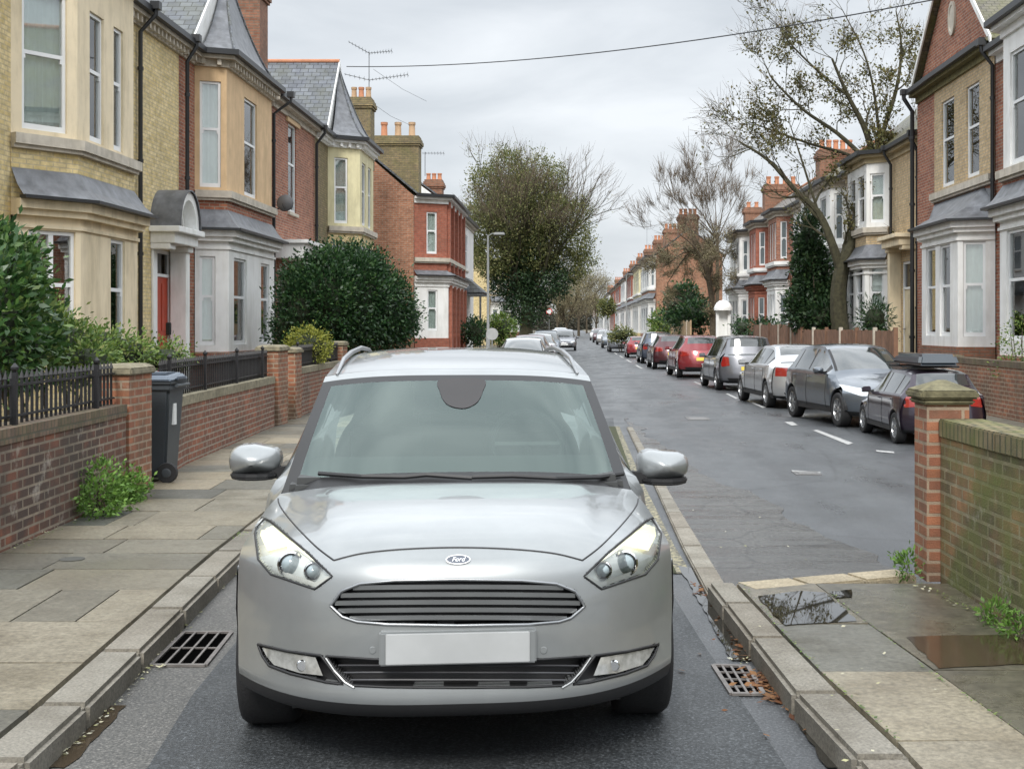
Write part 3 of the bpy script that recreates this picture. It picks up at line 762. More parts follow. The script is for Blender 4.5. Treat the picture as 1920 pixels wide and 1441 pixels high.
# ---- parked cars: one builder, different outlines
def parked_shape(kind):
    # y, z, w, bend, drop, tag   tag: 0 body, 1 windscreen, 2 roof, 3 rear window
    nose = [(.06,.22,.74,.5,0,0),(-.0,.30,.80,.55,0,0),(-.02,.42,.83,.58,0,0),(.0,.56,.84,.58,.0,0),(.05,.66,.83,.56,.03,0),(.16,.73,.81,.5,.06,0),(.45,.82,.78,.36,.08,0),(.8,.89,.755,.22,.07,0),(1.05,.93,.735,.12,.05,0)]
    if kind == 'hatch':
        L_, H, ww = 4.15, 1.47, .87
        mid = [(1.45,1.16,.66,.1,.05,1),(1.95,1.41,.59,.1,.04,1.45),(2.3,H,.575,.08,.04,2),(3.0,H,.57,0,.04,2),(3.6,1.41,.56,-.06,.04,2),(3.72,1.37,.565,-.1,.03,2.45),(4.0,1.0,.68,-.2,.02,3)]
        tail = [(4.05,.93,.74,-.25,.01,0),(4.1,.8,.8,-.34,0,0),(4.15,.62,.84,-.4,0,0),(4.17,.45,.84,-.42,0,0),(4.12,.3,.82,-.4,0,0),(4.05,.24,.78,-.4,0,0)]
        wins = [(1.55,2.45),(2.5,3.25),(3.32,3.62)]; wh = (.82, 3.38)
    elif kind == 'sedan':
        L_, H, ww = 4.6, 1.43, .89
        mid = [(1.45,1.14,.68,.1,.05,1),(2.0,1.38,.60,.1,.04,1.45),(2.4,H,.585,.08,.04,2),(3.0,H,.58,0,.04,2),(3.45,1.36,.58,-.06,.04,2.45),(3.95,1.06,.68,-.12,.03,3),(4.1,1.01,.73,-.14,.03,.0)]
        tail = [(4.4,1.0,.78,-.2,.03,0),(4.5,.95,.80,-.26,.02,0),(4.56,.8,.83,-.36,0,0),(4.6,.6,.85,-.42,0,0),(4.62,.45,.85,-.45,0,0),(4.57,.3,.83,-.42,0,0),(4.5,.24,.78,-.4,0,0)]
        wins = [(1.6,2.5),(2.56,3.3),(3.36,3.62)]; wh = (.85, 3.6)
    else:  # mpv / estate
        L_, H, ww = 4.4, 1.6, .89
        mid = [(1.35,1.2,.70,.1,.05,1),(1.85,1.5,.63,.1,.04,1.45),(2.3,H,.60,.08,.04,2),(3.2,H,.60,0,.04,2),(4.0,1.56,.59,-.06,.04,2),(4.1,1.5,.60,-.1,.03,2.45),(4.26,1.08,.70,-.15,.02,3)]
        tail = [(4.3,1.0,.76,-.2,.01,0),(4.36,.8,.82,-.3,0,0),(4.4,.62,.85,-.36,0,0),(4.42,.45,.85,-.4,0,0),(4.37,.3,.83,-.4,0,0),(4.3,.24,.78,-.4,0,0)]
        wins = [(1.5,2.4),(2.46,3.3),(3.36,4.0)]; wh = (.85, 3.55)
    return nose+mid+tail, len(nose), len(mid), wins, wh, L_, H, ww
def make_car(root, kind, col, hi=True, roofbox=False, taxi=None):
    st, nn, nm, wins, wh, L_, H, ww = parked_shape(kind)
    sub = 4 if hi else 2; U = 28 if hi else 12
    def ms(u, t, v):
        if abs(t-1) < .55 and t < 1.4 and t > .45 and v[2] > .96 and v[1] < 2.3: return 1 if abs(u) < .95 else 2
        if t > 2.35 and t <= 3 and v[1] > 3.3 and v[2] > 1.0: return 1 if abs(u) < .88 else 0
        if v[2] < .3: return 2
        return 0
    zbelt = .93
    side = dict(i0=lambda S: sub*6, i1=lambda S: sub*(nn+nm+0), prof=dict(zb=.24, zw=.31, zm=.66, w=lambda y: ww-.05*max(0, (.9-y)/.9)**2-.05*max(0,(y-L_+.9)/.9)**2), wins=wins)
    def belt(y): return (ww-.03-.05*max(0,(.9-y)/.9)-.05*max(0,(y-L_+.9)/.9), zbelt+.03*(y-1)/2)
    sh = Shell(st, sub, U, side, wh, .35, ms, belt=belt, dy=.12 if not hi else .07)
    body = sh.build(root, [col, CARGLASS, TRIM], bodyw=ww, ylen=L_)
    for y in wh:
        for sg in (1, -1): wheel(root, sg*(ww-.11), y, .31, .2, sg, 8)
    if not hi: return sh
    b = sh.bvh
    for sg in (1, -1):
        m = MB(); decal(m, b, [(sg*.40,.60),(sg*.52,.70),(sg*.78,.76),(sg*.80,.66),(sg*.62,.58)], ray_front, .006, .05); m.build('headlight', CLEARL, root, smooth='all', uv=False)
        m = MB()
        if kind == 'sedan': pl = [(sg*.42,.80),(sg*.45,.93),(sg*.79,.93),(sg*.80,.74),(sg*.6,.74)]
        elif kind == 'mpv': pl = [(sg*.58,.74),(sg*.60,.98),(sg*.74,1.0),(sg*.80,.78),(sg*.78,.70)]
        else: pl = [(sg*.46,.78),(sg*.48,.93),(sg*.72,.95),(sg*.79,.84),(sg*.76,.74)]
        decal(m, b, pl, ray_back, .006, .05); m.build('tail_light', REDL, root, smooth='all', uv=False)
        mirror(root, sg*(ww+.08), 1.5, 1.0, sg, col, .75)
        m2 = MB()
        for k, (a, c) in enumerate(((wins[0][1]-.22, .86), (wins[1][1]-.2, .87))):
            q = line3(b, [(a, c), (a+.16, c)], ray_side(sg), .02)
            if len(q) == 2: m = MB(); m.tube(q, .013, 6); m.build('door_handle', col, root, uv=False)
        for a in (wins[0][0]-.15, wins[0][1]+.03, wins[1][1]+.05):
            q = line3(b, [(a, .3+.06*i) for i in range(11)], ray_side(sg), .001)
            if len(q) > 3: m2.tube(q, .005, 4)
        m2.build('door_gap', TRIM, root, uv=False)
    m = MB(); decal(m, b, [(-.42,.48),(-.5,.58),(.5,.58),(.42,.48)], ray_front, .004, .06); decal(m, b, [(-.55,.28),(-.6,.40),(.6,.40),(.55,.28)], ray_front, .004, .06); m.build('front_grille', TRIM, root, smooth='all', uv=False)
    m = MB(); decal(m, b, [(-.26,.42),(-.26,.52),(.26,.52),(.26,.42)], ray_front, .012, .06); m.build('front_plate', PLATEW, root, uv=False)
    zp = .60 if kind != 'sedan' else .62
    m = MB(); decal(m, b, [(-.26,zp),(-.26,zp+.11),(.26,zp+.11),(.26,zp)], ray_back, .012, .06); m.build('rear_plate', PLATEY, root, uv=False)
    m = MB(); decal(m, b, [(-.6,.27),(-.64,.38),(.64,.38),(.6,.27)], ray_back, .004, .06); m.build('rear_bumper_trim', TRIM, root, smooth='all', uv=False)
    return sh

# ---- the silver people carrier in the foreground
HERO_L = Vector((-.4275, 4.75, 0)); HERO_RZ = math.atan(.09)
def make_hero():
    root = thing('people_carrier', 'large silver people carrier facing the viewer in the lane between the two kerbs', 'car', HERO_L, None, HERO_RZ, local=True)
    Wm = Matrix.Translation(HERO_L) @ Matrix.Rotation(HERO_RZ, 4, 'Z'); Wi = Wm.inverted()
    cen = Wi @ Vector((0, 0, CH))
    def proj(v):
        w = Wm @ Vector(v); return (VX+w.x*F/w.y, VY-(w.z-CH)*F/w.y)
    def ray(px, py):
        d = (Wi.to_3x3() @ Vector(((px-VX)/F, 1, -(py-VY)/F))).normalized(); return cen, d
    mir = lambda pl: [(1718-x, y) for x, y in pl][::-1]
    st = [(.13,.25,.84,.44,0,0),(.03,.27,.87,.49,0,0),(-.01,.335,.882,.51,0,0),(0,.44,.887,.52,0,0),(.0,.58,.89,.52,0,0),(.01,.70,.89,.52,0,0),(.035,.80,.887,.51,.02,0),(.09,.865,.882,.50,.05,0),
          (.2,.92,.872,.49,.075,0),(.45,.975,.86,.40,.095,0),(.75,1.005,.84,.27,.085,0),(1.0,1.02,.805,.15,.06,.45),(1.04,1.035,.80,.15,.06,1),(1.45,1.243,.757,.12,.05,1),(1.93,1.468,.705,.1,.04,1.4),(2.02,1.50,.695,.09,.04,2),
          (2.35,1.552,.675,.07,.045,2),(3.0,1.592,.665,0,.05,2),(4.0,1.565,.655,0,.05,2),(4.35,1.49,.655,-.06,.04,2.45),(4.62,1.12,.74,-.12,.02,3),(4.7,.98,.82,-.2,.01,0),(4.76,.8,.88,-.26,0,0),(4.78,.5,.9,-.28,0,0),(4.74,.28,.87,-.26,0,0)]
    subs = [8,14,18,26,26,22,18,16,12,10,10,3,6,6,4,4,4,4,4,4,4,4,4,4]
    grille = [(620,1135),(640,1108),(675,1094),(740,1088),(859,1086),(978,1088),(1043,1094),(1078,1108),(1096,1136),(1070,1158),(1048,1165),(990,1170),(859,1172),(728,1170),(670,1165),(642,1156)]
    head = [(484,968),(478,1000),(484,1048),(508,1076),(590,1104),(623,1080),(577,1035),(535,1000),(507,976)]
    fog = [(484,1207),(540,1220),(602,1228),(642,1282),(612,1278),(545,1262),(505,1247),(492,1228)]
    low = [(612,1229),(700,1235),(859,1236),(1018,1235),(1106,1229),(1086,1260),(1058,1284),(990,1287),(859,1288),(728,1287),(660,1284),(634,1260)]
    rec = [(grille,.055,2),(head,.05,4),(mir(head),.05,4),(fog,.04,2),(mir(fog),.04,2),(low,.07,2)]
    def recess(v):
        if v[1] > .9 or v[2] > .98 or v[2] < .3: return 0
        x, y = proj(v)
        if not (470 < x < 1250 and 955 < y < 1295): return 0
        for (pl, d, m) in rec:
            if inpoly(x, y, pl): return d
        return 0
    def ms(u, t, v):
        if v[2] < .325 and v[1] < 3: return 2
        if v[1] < .9:
            x, y = proj(v)
            for (pl, d, m) in rec:
                if inpoly(x, y, pl): return m
            return 0
        if .5 < t < 1.46 and v[1] > 1.0 and v[1] < 2.2:
            return 3 if abs(u) < .925 and v[1]-.14*abs(u)**3.2 > 1.075 and t < 1.35 else 2
        if t > 2.35 and v[1] > 4.3 and v[2] > 1.0: return 1 if abs(u) < .88 else 0
        return 0
    PAINT = paint('silver_paint', (.30,.315,.318), .5, .35)
    REFL = plain('headlight_reflector', (.80,.82,.80), .35, .25, var=.12, scale=12)
    WIND = glass('windscreen_glass', (.55,.66,.62), .07, .02, 1.5, (.78,.92,.87))
    side = dict(i0=lambda S: sum(subs[:6])+4, i1=lambda S: sum(subs[:20]), prof=dict(zb=.27, zw=.33, zm=.74, w=lambda y: .912-.03*max(0,(1-y))-.05*max(0,(y-3.9)/.8)**2),
                wins=[(1.25,2.3),(2.38,3.3),(3.38,4.3)])
    def belt(y): return (.845+.02*min(1, max(0,(y-1.3)))-.04*max(0,(y-3.9)), 1.0+.02*(y-1))
    sh = Shell(st, subs, 230, side, (.93, 3.78), .375, ms, recess, belt=belt, dy=.05, crease=True)
    sh.build(root, [PAINT, CARGLASS, TRIM, WIND, REFL], bodyw=.93, ylen=4.7)
    for y in (.93, 3.78):
        for sg in (1, -1): wheel(root, sg*.80, y, .335, .235, sg, 10)
    b = sh.bvh_sheet
    def loop(pl, r, off, mat, name, parent=root, smooth=False, step=10, sides=6):
        q = line3(b, dens(pl, step, smooth), ray, off); m = MB(); m.tube(q+[q[0]], r, sides, cap=False); return m.build(name, mat, parent, smooth='all', uv=False)
    # grille: frame and bars
    g = loop(grille, .006, .001, plain('grille_rim', (.3,.31,.32), .3, .8), 'front_grille')
    bars = MB()
    def span(pl, y):
        xs = []
        for i in range(len(pl)):
            (x0,y0),(x1,y1) = pl[i], pl[(i+1) % len(pl)]
            if (y0 > y) != (y1 > y): xs.append(x0+(x1-x0)*(y-y0)/(y1-y0))
        return (min(xs), max(xs)) if len(xs) > 1 else None
    GR = plain('grille_bar', (.34,.35,.35), .3, .7)
    for k in range(5):
        y = 1101+k*14.5
        sp = span(grille, y)
        if not sp: continue
        a, c = sp; pts = [(a+3+(c-a-6)*i/30, y-2.0*(1-((i-15)/15)**2)) for i in range(31)]
        q = line3(b, pts, ray, -.006)
        if len(q) < 5: continue
        o = .0092
        vs = []
        for p in q: vs += [(p.x,p.y-.004,p.z+o*.9),(p.x,p.y+.03,p.z+o*.35),(p.x,p.y+.03,p.z-o*.6),(p.x,p.y+.0,p.z-o)]
        n = len(q); bars.add(vs, [(4*i+j, 4*i+(j+1)%4, 4*i+4+(j+1)%4, 4*i+4+j) for i in range(n-1) for j in range(4)])
    bars.build('grille_bar', GR, g, uv=False)
    # lower intake
    li = loop(low, .005, .002, TRIM, 'lower_intake')
    lb = MB()
    for y in (1249, 1262, 1275):
        a, c = span(low, y); q = line3(b, [(a+4+(c-a-8)*i/24, y) for i in range(25)], ray, -.02); lb.tube(q, .004, 5)
    lb.build('intake_bar', plain('dark_bar', (.05,.05,.055), .35), li, uv=False)
    for s2 in (0, 1):
        mm = mir if s2 else (lambda p: p)
        # headlight
        h = MB(); decal(h, b, mm(head), ray, -.004, 9, smooth=False); hl = h.build('headlight', glass('headlamp_lens', (.93,.95,.94), .05, .01), root, smooth='all', uv=False, recalc=False)
        loop(mm(head), .0045, .0, TRIM, 'lens_seal', hl)
        for (cx, cy, r) in ((536,1052,20),(579,1066,14)):
            (px, py) = mm([(cx,cy)])[0]; q = line3(b, [(px,py)], ray, -.03)[0]; pr = MB(); rr = r/2400*(4.75+.35)
            pr.lathe(q, [(rr*1.25,.02),(rr*1.25,-.006),(rr*1.08,-.012),(rr,0)], 24, axis='y'); pr.build('projector_bezel', CHROME, hl, smooth=40, uv=False)
            pr = MB(); pr.lathe(q+Vector((0,-.002,0)), [(rr*.98,.0),(rr*.8,-.015),(rr*.45,-.026),(rr*.1,-.03)], 24, axis='y')
            pr.build('projector_lens', plain('lamp_glass', (.28,.34,.36), .05, coat=1), hl, smooth='all', uv=False)
        gl = MB(); decal(gl, b, mm([(490,972),(486,1000),(500,1030),(545,1018),(590,1052),(575,1037),(535,1003),(508,980)]), ray, -.008, 8)
        gl.build('lit_lamp', emit('lamp_glow', (1.0,.96,.70), .9), hl, smooth='all', uv=False, recalc=False)
        gl = MB(); decal(gl, b, mm([(500,1068),(510,1075),(588,1101),(620,1081),(614,1076),(586,1091),(515,1066)]), ray, -.018, 8)
        gl.build('light_strip', plain('clear_strip', (.8,.8,.76), .2), hl, smooth='all', uv=False, recalc=False)
        # fog light
        f = MB(); decal(f, b, mm([(489,1213),(540,1224),(590,1232),(604,1266),(560,1261),(512,1246),(498,1230)]), ray, -.004, 8)
        fo = f.build('fog_light', plain('fog_lens', (.55,.56,.55), .15, .5, var=.35, scale=25, coat=1), root, smooth='all', uv=False, recalc=False)
        loop(mm([(484,1207),(540,1220),(602,1228),(642,1282),(612,1278),(545,1262),(505,1247),(492,1228)]), .0055, .001, TRIM, 'fog_surround', fo)
        q = line3(b, mm([(566,1247)]), ray, -.002)[0]; d = MB(); d.disc(q, (0,-1,0), .022, .018, .006, 16); d.build('fog_bulb', CHROME, fo, uv=False)
        c = MB(); q = line3(b, mm([(612,1232),(628,1256),(648,1278),(665,1288)]), ray, .004); c.tube(q, .0045, 6); c.build('chrome_strip', plain('satin_trim', (.4,.41,.41), .35, .6), root, uv=False)
        for sx, sy in ((699,1218),):
            q = line3(b, mm([(sx,sy)]), ray, 0)[0]; d = MB(); d.disc(q, (0,-1,0), .014, .012, .004, 16); d.build('parking_sensor', PAINT, root, uv=False)
    # shut lines
    sl = MB(); sl.tube(line3(b, [(p[0], p[1]) for p in crom([(626,1050),(680,1037),(760,1029),(859,1026),(958,1029),(1038,1037),(1092,1050)], 6)], ray, .0005), .0035, 5)
    for s2 in (0, 1):
        mm = mir if s2 else (lambda p: p)
        pl = crom(mm([(626,1050),(590,1022),(545,975),(522,940),(528,912)]), 6); sl.tube(line3(b, [tuple(p) for p in pl], ray, .0003), .0035, 5)
    sl.build('bonnet_gap', TRIM, root, uv=False)
        # emblem
    q = line3(b, [(859,1050)], ray, .004)[0]; e = MB()
    nrm = Vector((0,-.75,.45)).normalized(); tx = Vector((1,0,0)); tz = nrm.cross(tx)
    def oval(rx, rz, h, n=36): return [q+tx*rx*math.cos(2*math.pi*i/n)+tz*rz*math.sin(2*math.pi*i/n)+nrm*h for i in range(n)]
    a0, a1, a2 = oval(.046,.019,-.004), oval(.046,.019,.005), oval(.0425,.0160,.005)
    n = 36; e.add(a0+a1+a2, [(i,(i+1)%n,n+(i+1)%n,n+i) for i in range(n)]+[(n+i,n+(i+1)%n,2*n+(i+1)%n,2*n+i) for i in range(n)]); em = e.build('emblem', CHROME, root, uv=False, recalc=True)
    e = MB(); e.add(oval(.0428,.0163,.0048), [tuple(range(36))]); e.build('badge_face', plain('badge_blue', (.02,.04,.08), .25), em, uv=False)
    tcv = bpy.data.curves.new('lettering', 'FONT'); tcv.body = 'Ford'; tcv.size = .025; tcv.shear = .35; tcv.align_x = 'CENTER'; tcv.align_y = 'CENTER'; tcv.extrude = .0003
    to = bpy.data.objects.new('lettering', tcv); COL.objects.link(to); bpy.context.view_layer.update(); lm = bpy.data.meshes.new_from_object(to.evaluated_get(bpy.context.evaluated_depsgraph_get())); bpy.data.objects.remove(to); lm.materials.clear(); lm.materials.append(CHROME)
    to = bpy.data.objects.new('lettering', lm); COL.objects.link(to); to.parent = em
    to.matrix_local = Matrix.Translation(q+nrm*.0055) @ Matrix((tx, tz, nrm)).transposed().to_4x4()
    # plate
    pq = line3(b, [(859,1209)], ray, 0)[0]; z0, z1 = .478, .592; p = MB()
    p.box(-.265+pq.x, .265+pq.x, pq.y-.032, pq.y-.024, z0, z1); p.build('number_plate', plain('hero_plate', (.42,.43,.43), .4), root, bevel=.003, uv=False)
    p = MB(); p.box(-.29+pq.x, .29+pq.x, pq.y-.022, pq.y+.08, z0-.006, z1+.004); p.build('plate_holder', PAINT, root, bevel=.006, uv=False)
    # mirrors, wipers, rails, sensor pod
    for sg, (px, py) in ((-1, (477,863)), (1, (1245,872))):
        w = Wi @ P(px, py, 6.25); mirror(root, w.x, w.y, w.z, sg, PAINT, 1.0)
    for sg, pl in ((1, [(600,893),(680,899),(760,900),(800,896),(885,902)]), (-1, [(885,900),(960,898),(1040,902),(1120,900),(1165,893)])):
        q = line3(b, pl, ray, .018)
        if len(q) > 2:
            m = MB(); m.tube(q, .011, 6); m.build('wiper', TRIM, root, uv=False)
    for sg in (1, -1):
        q = [Vector((sg*x, y, z)) for (x, y, z) in ((.635,2.05,1.47),(.63,2.4,1.54),(.62,2.8,1.57),(.61,3.4,1.585),(.60,3.95,1.565),(.59,4.1,1.54))]
        m = MB(); m.tube(q, [.008,.013,.015,.015,.013,.008], 8); m.build('roof_rail', plain('rail_silver', (.32,.33,.34), .4, .6), root, smooth='all', uv=False)
    m = MB(); decal(m, b, [(826,712),(825,735),(838,758),(868,766),(893,756),(905,735),(905,712)], ray, .003, 7, smooth=True); m.build('sensor_pod', plain('pod_grey', (.03,.027,.027), .6), root, smooth='all', uv=False, recalc=False)
    # cabin
    c = MB(); c.hexa([(-.78,1.12,.90),(.78,1.12,.90),(.76,1.75,.90),(-.76,1.75,.90)], [(-.76,1.12,1.03),(.76,1.12,1.03),(.74,1.75,1.07),(-.74,1.75,1.07)]); c.build('dashboard', plain('dash_grey', (.05,.052,.052), .6), root, bevel=.03, uv=False)
    m = MB(); cc = Vector((.36, 1.95, 1.10))
    ring = [cc+Vector((.185*math.cos(a), .07*math.sin(a)*1.0, .17*math.sin(a))) for a in [2*math.pi*i/28 for i in range(29)]]
    m.tube(ring, .015, 6, cap=False); m.tube([cc-Vector((.17,0,0)), cc+Vector((.17,0,0))], .02, 6); m.tube([cc, cc-Vector((0,.05,.16))], .02, 6); m.build('steering_wheel', TRIM, root, uv=False)
    SEAT = plain('seat_cloth', (.11,.115,.115), .85)
    for sx, sy in ((-.37,2.55),(.37,2.55),(-.42,3.35),(0,3.35),(.42,3.35)):
        s_ = MB(); s_.box(sx-.23, sx+.23, sy-.1, sy+.08, .6, 1.17); s_.box(sx-.23, sx+.23, sy-.6, sy-.1, .5, .7); so = s_.build('seat', SEAT, root, bevel=.06, uv=False)
        s_ = MB(); s_.box(sx-.12, sx+.12, sy-.06, sy+.04, 1.21, 1.38); s_.tube([(sx-.05,sy,1.1),(sx-.05,sy,1.25)], .008, 5); s_.tube([(sx+.05,sy,1.1),(sx+.05,sy,1.25)], .008, 5); s_.build('headrest', SEAT, so, bevel=.035, uv=False)
    fl = MB(); fl.box(-.8, .8, 1.1, 4.3, .42, .45); fl.box(-.76,.76,4.28,4.32,.45,.98); fl.build('cabin_floor', TRIM, root, uv=False)
    return root
# ------------------------------------------------------------ ground, road, pavements
def asphalt(name, lo, hi, rough, sp=.7, crack=False, wet=(.45,.75)):
    if name in MATS: return MATS[name]
    m, nt, b = newmat(name); tc = nd(nt, 'TexCoord'); ob = tc.outputs['Object']
    n1 = noise(nt, 75, 4, .75, ob); n2 = noise(nt, .8, 7, .6, ob)
    r1 = ramp(nt, n1.outputs['Fac'], [(.36, tuple(c*.55 for c in lo)), (.52, tuple((a+b_)/2 for a, b_ in zip(lo, hi))), (.60, tuple(c*1.4 for c in hi)), (.72, tuple(min(1,c*3) for c in hi))])
    r2 = ramp(nt, n2.outputs['Fac'], [(.3, (.72,.72,.73)), (.7, (1.25,1.25,1.25))])
    c = mixc(nt, 1.0, r1.outputs['Color'], r2.outputs['Color'], 'MULTIPLY')
    hgt = n1.outputs['Fac']
    if crack:
        mp = nd(nt, 'Mapping'); mp.inputs['Scale'].default_value = (1.1,.55,1); nt.links.new(ob, mp.inputs['Vector'])
        ds = noise(nt, 2.5, 5, .6, mp.outputs[0]); mv = nd(nt, 'Mix'); mv.data_type = 'RGBA'; mv.inputs['Factor'].default_value = .25
        nt.links.new(mp.outputs[0], mv.inputs['A']); nt.links.new(ds.outputs['Color'], mv.inputs['B'])
        vo = nd(nt, 'TexVoronoi', Scale=1.6); vo.feature = 'DISTANCE_TO_EDGE'; nt.links.new(mv.outputs['Result'], vo.inputs['Vector'])
        rc = ramp(nt, vo.outputs['Distance'], [(0, (.2,.2,.17)), (.018, (1,1,1))]); c = mixc(nt, 1.0, c, rc.outputs['Color'], 'MULTIPLY')
    if name == 'road_asphalt':
        v2 = nd(nt, 'TexVoronoi', Scale=.33); v2.feature = 'DISTANCE_TO_EDGE'; d2 = noise(nt, 1.2, 8, .65, ob); m2 = nd(nt, 'Mix'); m2.data_type = 'RGBA'; m2.inputs['Factor'].default_value = .22
        nt.links.new(ob, m2.inputs['A']); nt.links.new(d2.outputs['Color'], m2.inputs['B']); nt.links.new(m2.outputs['Result'], v2.inputs['Vector'])
        r4 = ramp(nt, v2.outputs['Distance'], [(0, (.45,.45,.45)), (.006, (1,1,1))]); c = mixc(nt, 1.0, c, r4.outputs['Color'], 'MULTIPLY')
        mt = nd(nt, 'Mapping'); mt.inputs['Scale'].default_value = (.7,.06,1); nt.links.new(ob, mt.inputs['Vector']); n5 = noise(nt, 1.6, 5, .6, mt.outputs[0]); r5 = ramp(nt, n5.outputs['Fac'], [(.38, (.78,.78,.79)), (.6, (1.15,1.15,1.14))]); c = mixc(nt, 1.0, c, r5.outputs['Color'], 'MULTIPLY')
    nt.links.new(c, b.inputs['Base Color'])
    mw = nd(nt, 'Mapping'); mw.inputs['Scale'].default_value = (1,.35,1) if not crack else (.25,1.4,1); nt.links.new(ob, mw.inputs['Vector'])
    n3 = noise(nt, 1.3 if not crack else 2.2, 6, .6, mw.outputs[0]); r3 = ramp(nt, n3.outputs['Fac'], [(.35, (wet[0],)*3), (.6, (wet[1],)*3)]); nt.links.new(r3.outputs['Color'], b.inputs['Roughness'])
    b.inputs['Specular IOR Level'].default_value = sp
    bump(nt, b, hgt, .5, .006); MATS[name] = m; return m
ROAD = asphalt('road_asphalt', (.036,.039,.042), (.07,.075,.08), .6, wet=(.25,.55))
LANE = asphalt('lane_asphalt', (.02,.024,.026), (.055,.06,.064), .6, .6)
GUT = asphalt('gutter_patch', (.06,.06,.055), (.11,.105,.095), .7, wet=(.4,.7))
PATCH = asphalt('broken_surface', (.032,.031,.028), (.07,.067,.06), .6, .8, True, (.06,.45))
WETP = plain('wet_film', (.05,.05,.048), .26, var=.2, scale=6, spec=.5)
WETP.node_tree.nodes['Principled BSDF'].inputs['IOR'].default_value = 2.2
SLAB = island('paving_slab', [(0,(.15,.14,.11)),(.2,(.29,.25,.175)),(.4,(.09,.092,.08)),(.6,(.21,.185,.135)),(.8,(.115,.115,.095)),(1,(.35,.30,.215))], .75, .5, 34, nbump=.5, wet=(.3,.7))
SLABW = island('wet_slab', [(0,(.085,.08,.06)),(.5,(.12,.11,.08)),(1,(.16,.14,.1))], .3, .6, 12, nbump=.2, wet=(.12,.45))
KERB = island('granite_kerb', [(0,(.20,.185,.155)),(.5,(.29,.27,.225)),(1,(.235,.21,.17))], .75, .5, 70, nbump=.8)
KERBP = island('pale_kerb', [(0,(.36,.31,.22)),(1,(.44,.38,.27))], .8, .5, 60, nbump=.5)
JOINT = plain('mossy_joint', (.045,.05,.022), .95, var=.5, scale=9)
WATER = plain('puddle_water', (.022,.02,.016), .015, var=.1, spec=.5)
WATER.node_tree.nodes['Principled BSDF'].inputs['IOR'].default_value = 3.0
WATERB = plain('brown_puddle', (.05,.036,.022), .1, var=.1, spec=.5)
LINEW = plain('road_line_white', (.40,.40,.39), .7, var=.35, scale=18)
LK = [(-2.0,2),(-2.03,5),(-2.19,7),(-2.35,9),(-2.6,14),(-2.72,20),(-2.75,30),(-2.75,60),(-2.5,110),(-2.3,300),(-2,700)]   # left kerb face
LW = [(-3.95,2),(-4.07,9.08),(-4.29,13.1),(-4.53,14.9),(-4.85,21),(-5.05,27.3),(-5.1,34),(-5.1,60),(-4.6,110),(-4.4,700)]   # left wall line
LKi = [(x-.21-.01*y/10, y) for x, y in LK]
RK = [(1.20,2),(1.10,4),(1.045,4.8),(.97,5.5),(.91,6.67),(.83,8.3)]      # right kerb face
RKi = [(1.40,2),(1.30,4),(1.255,4.94),(1.16,5.8),(1.09,6.9),(1.02,8.05)]
RW = [(2.75,2),(2.48,5.5),(2.41,6.64),(2.37,7.1),(2.34,8.1),(2.3,8.6)]
FK = [(7.3,12),(6.4,20),(5.9,27),(5.55,38),(5.2,55),(5.0,80),(4.6,120),(4.2,300),(4,700)]      # kerb behind the parked cars
FW = [(7.5,10),(7.5,90),(6.0,100),(5.9,700)]
def strip(name, pa, pb, ys, z, mat, kind='structure', zt=None, skirt=None):
    mb = MB(); a = [(interp(pa,y), y) for y in ys]; b = [(interp(pb,y), y) for y in ys]
    for i in range(len(ys)-1):
        mb.add([(*a[i],z),(*b[i],z),(*b[i+1],z),(*a[i+1],z)], [(0,1,2,3)])
    o = mb.build(name, mat, recalc=False); tag(o, kind=kind); return o
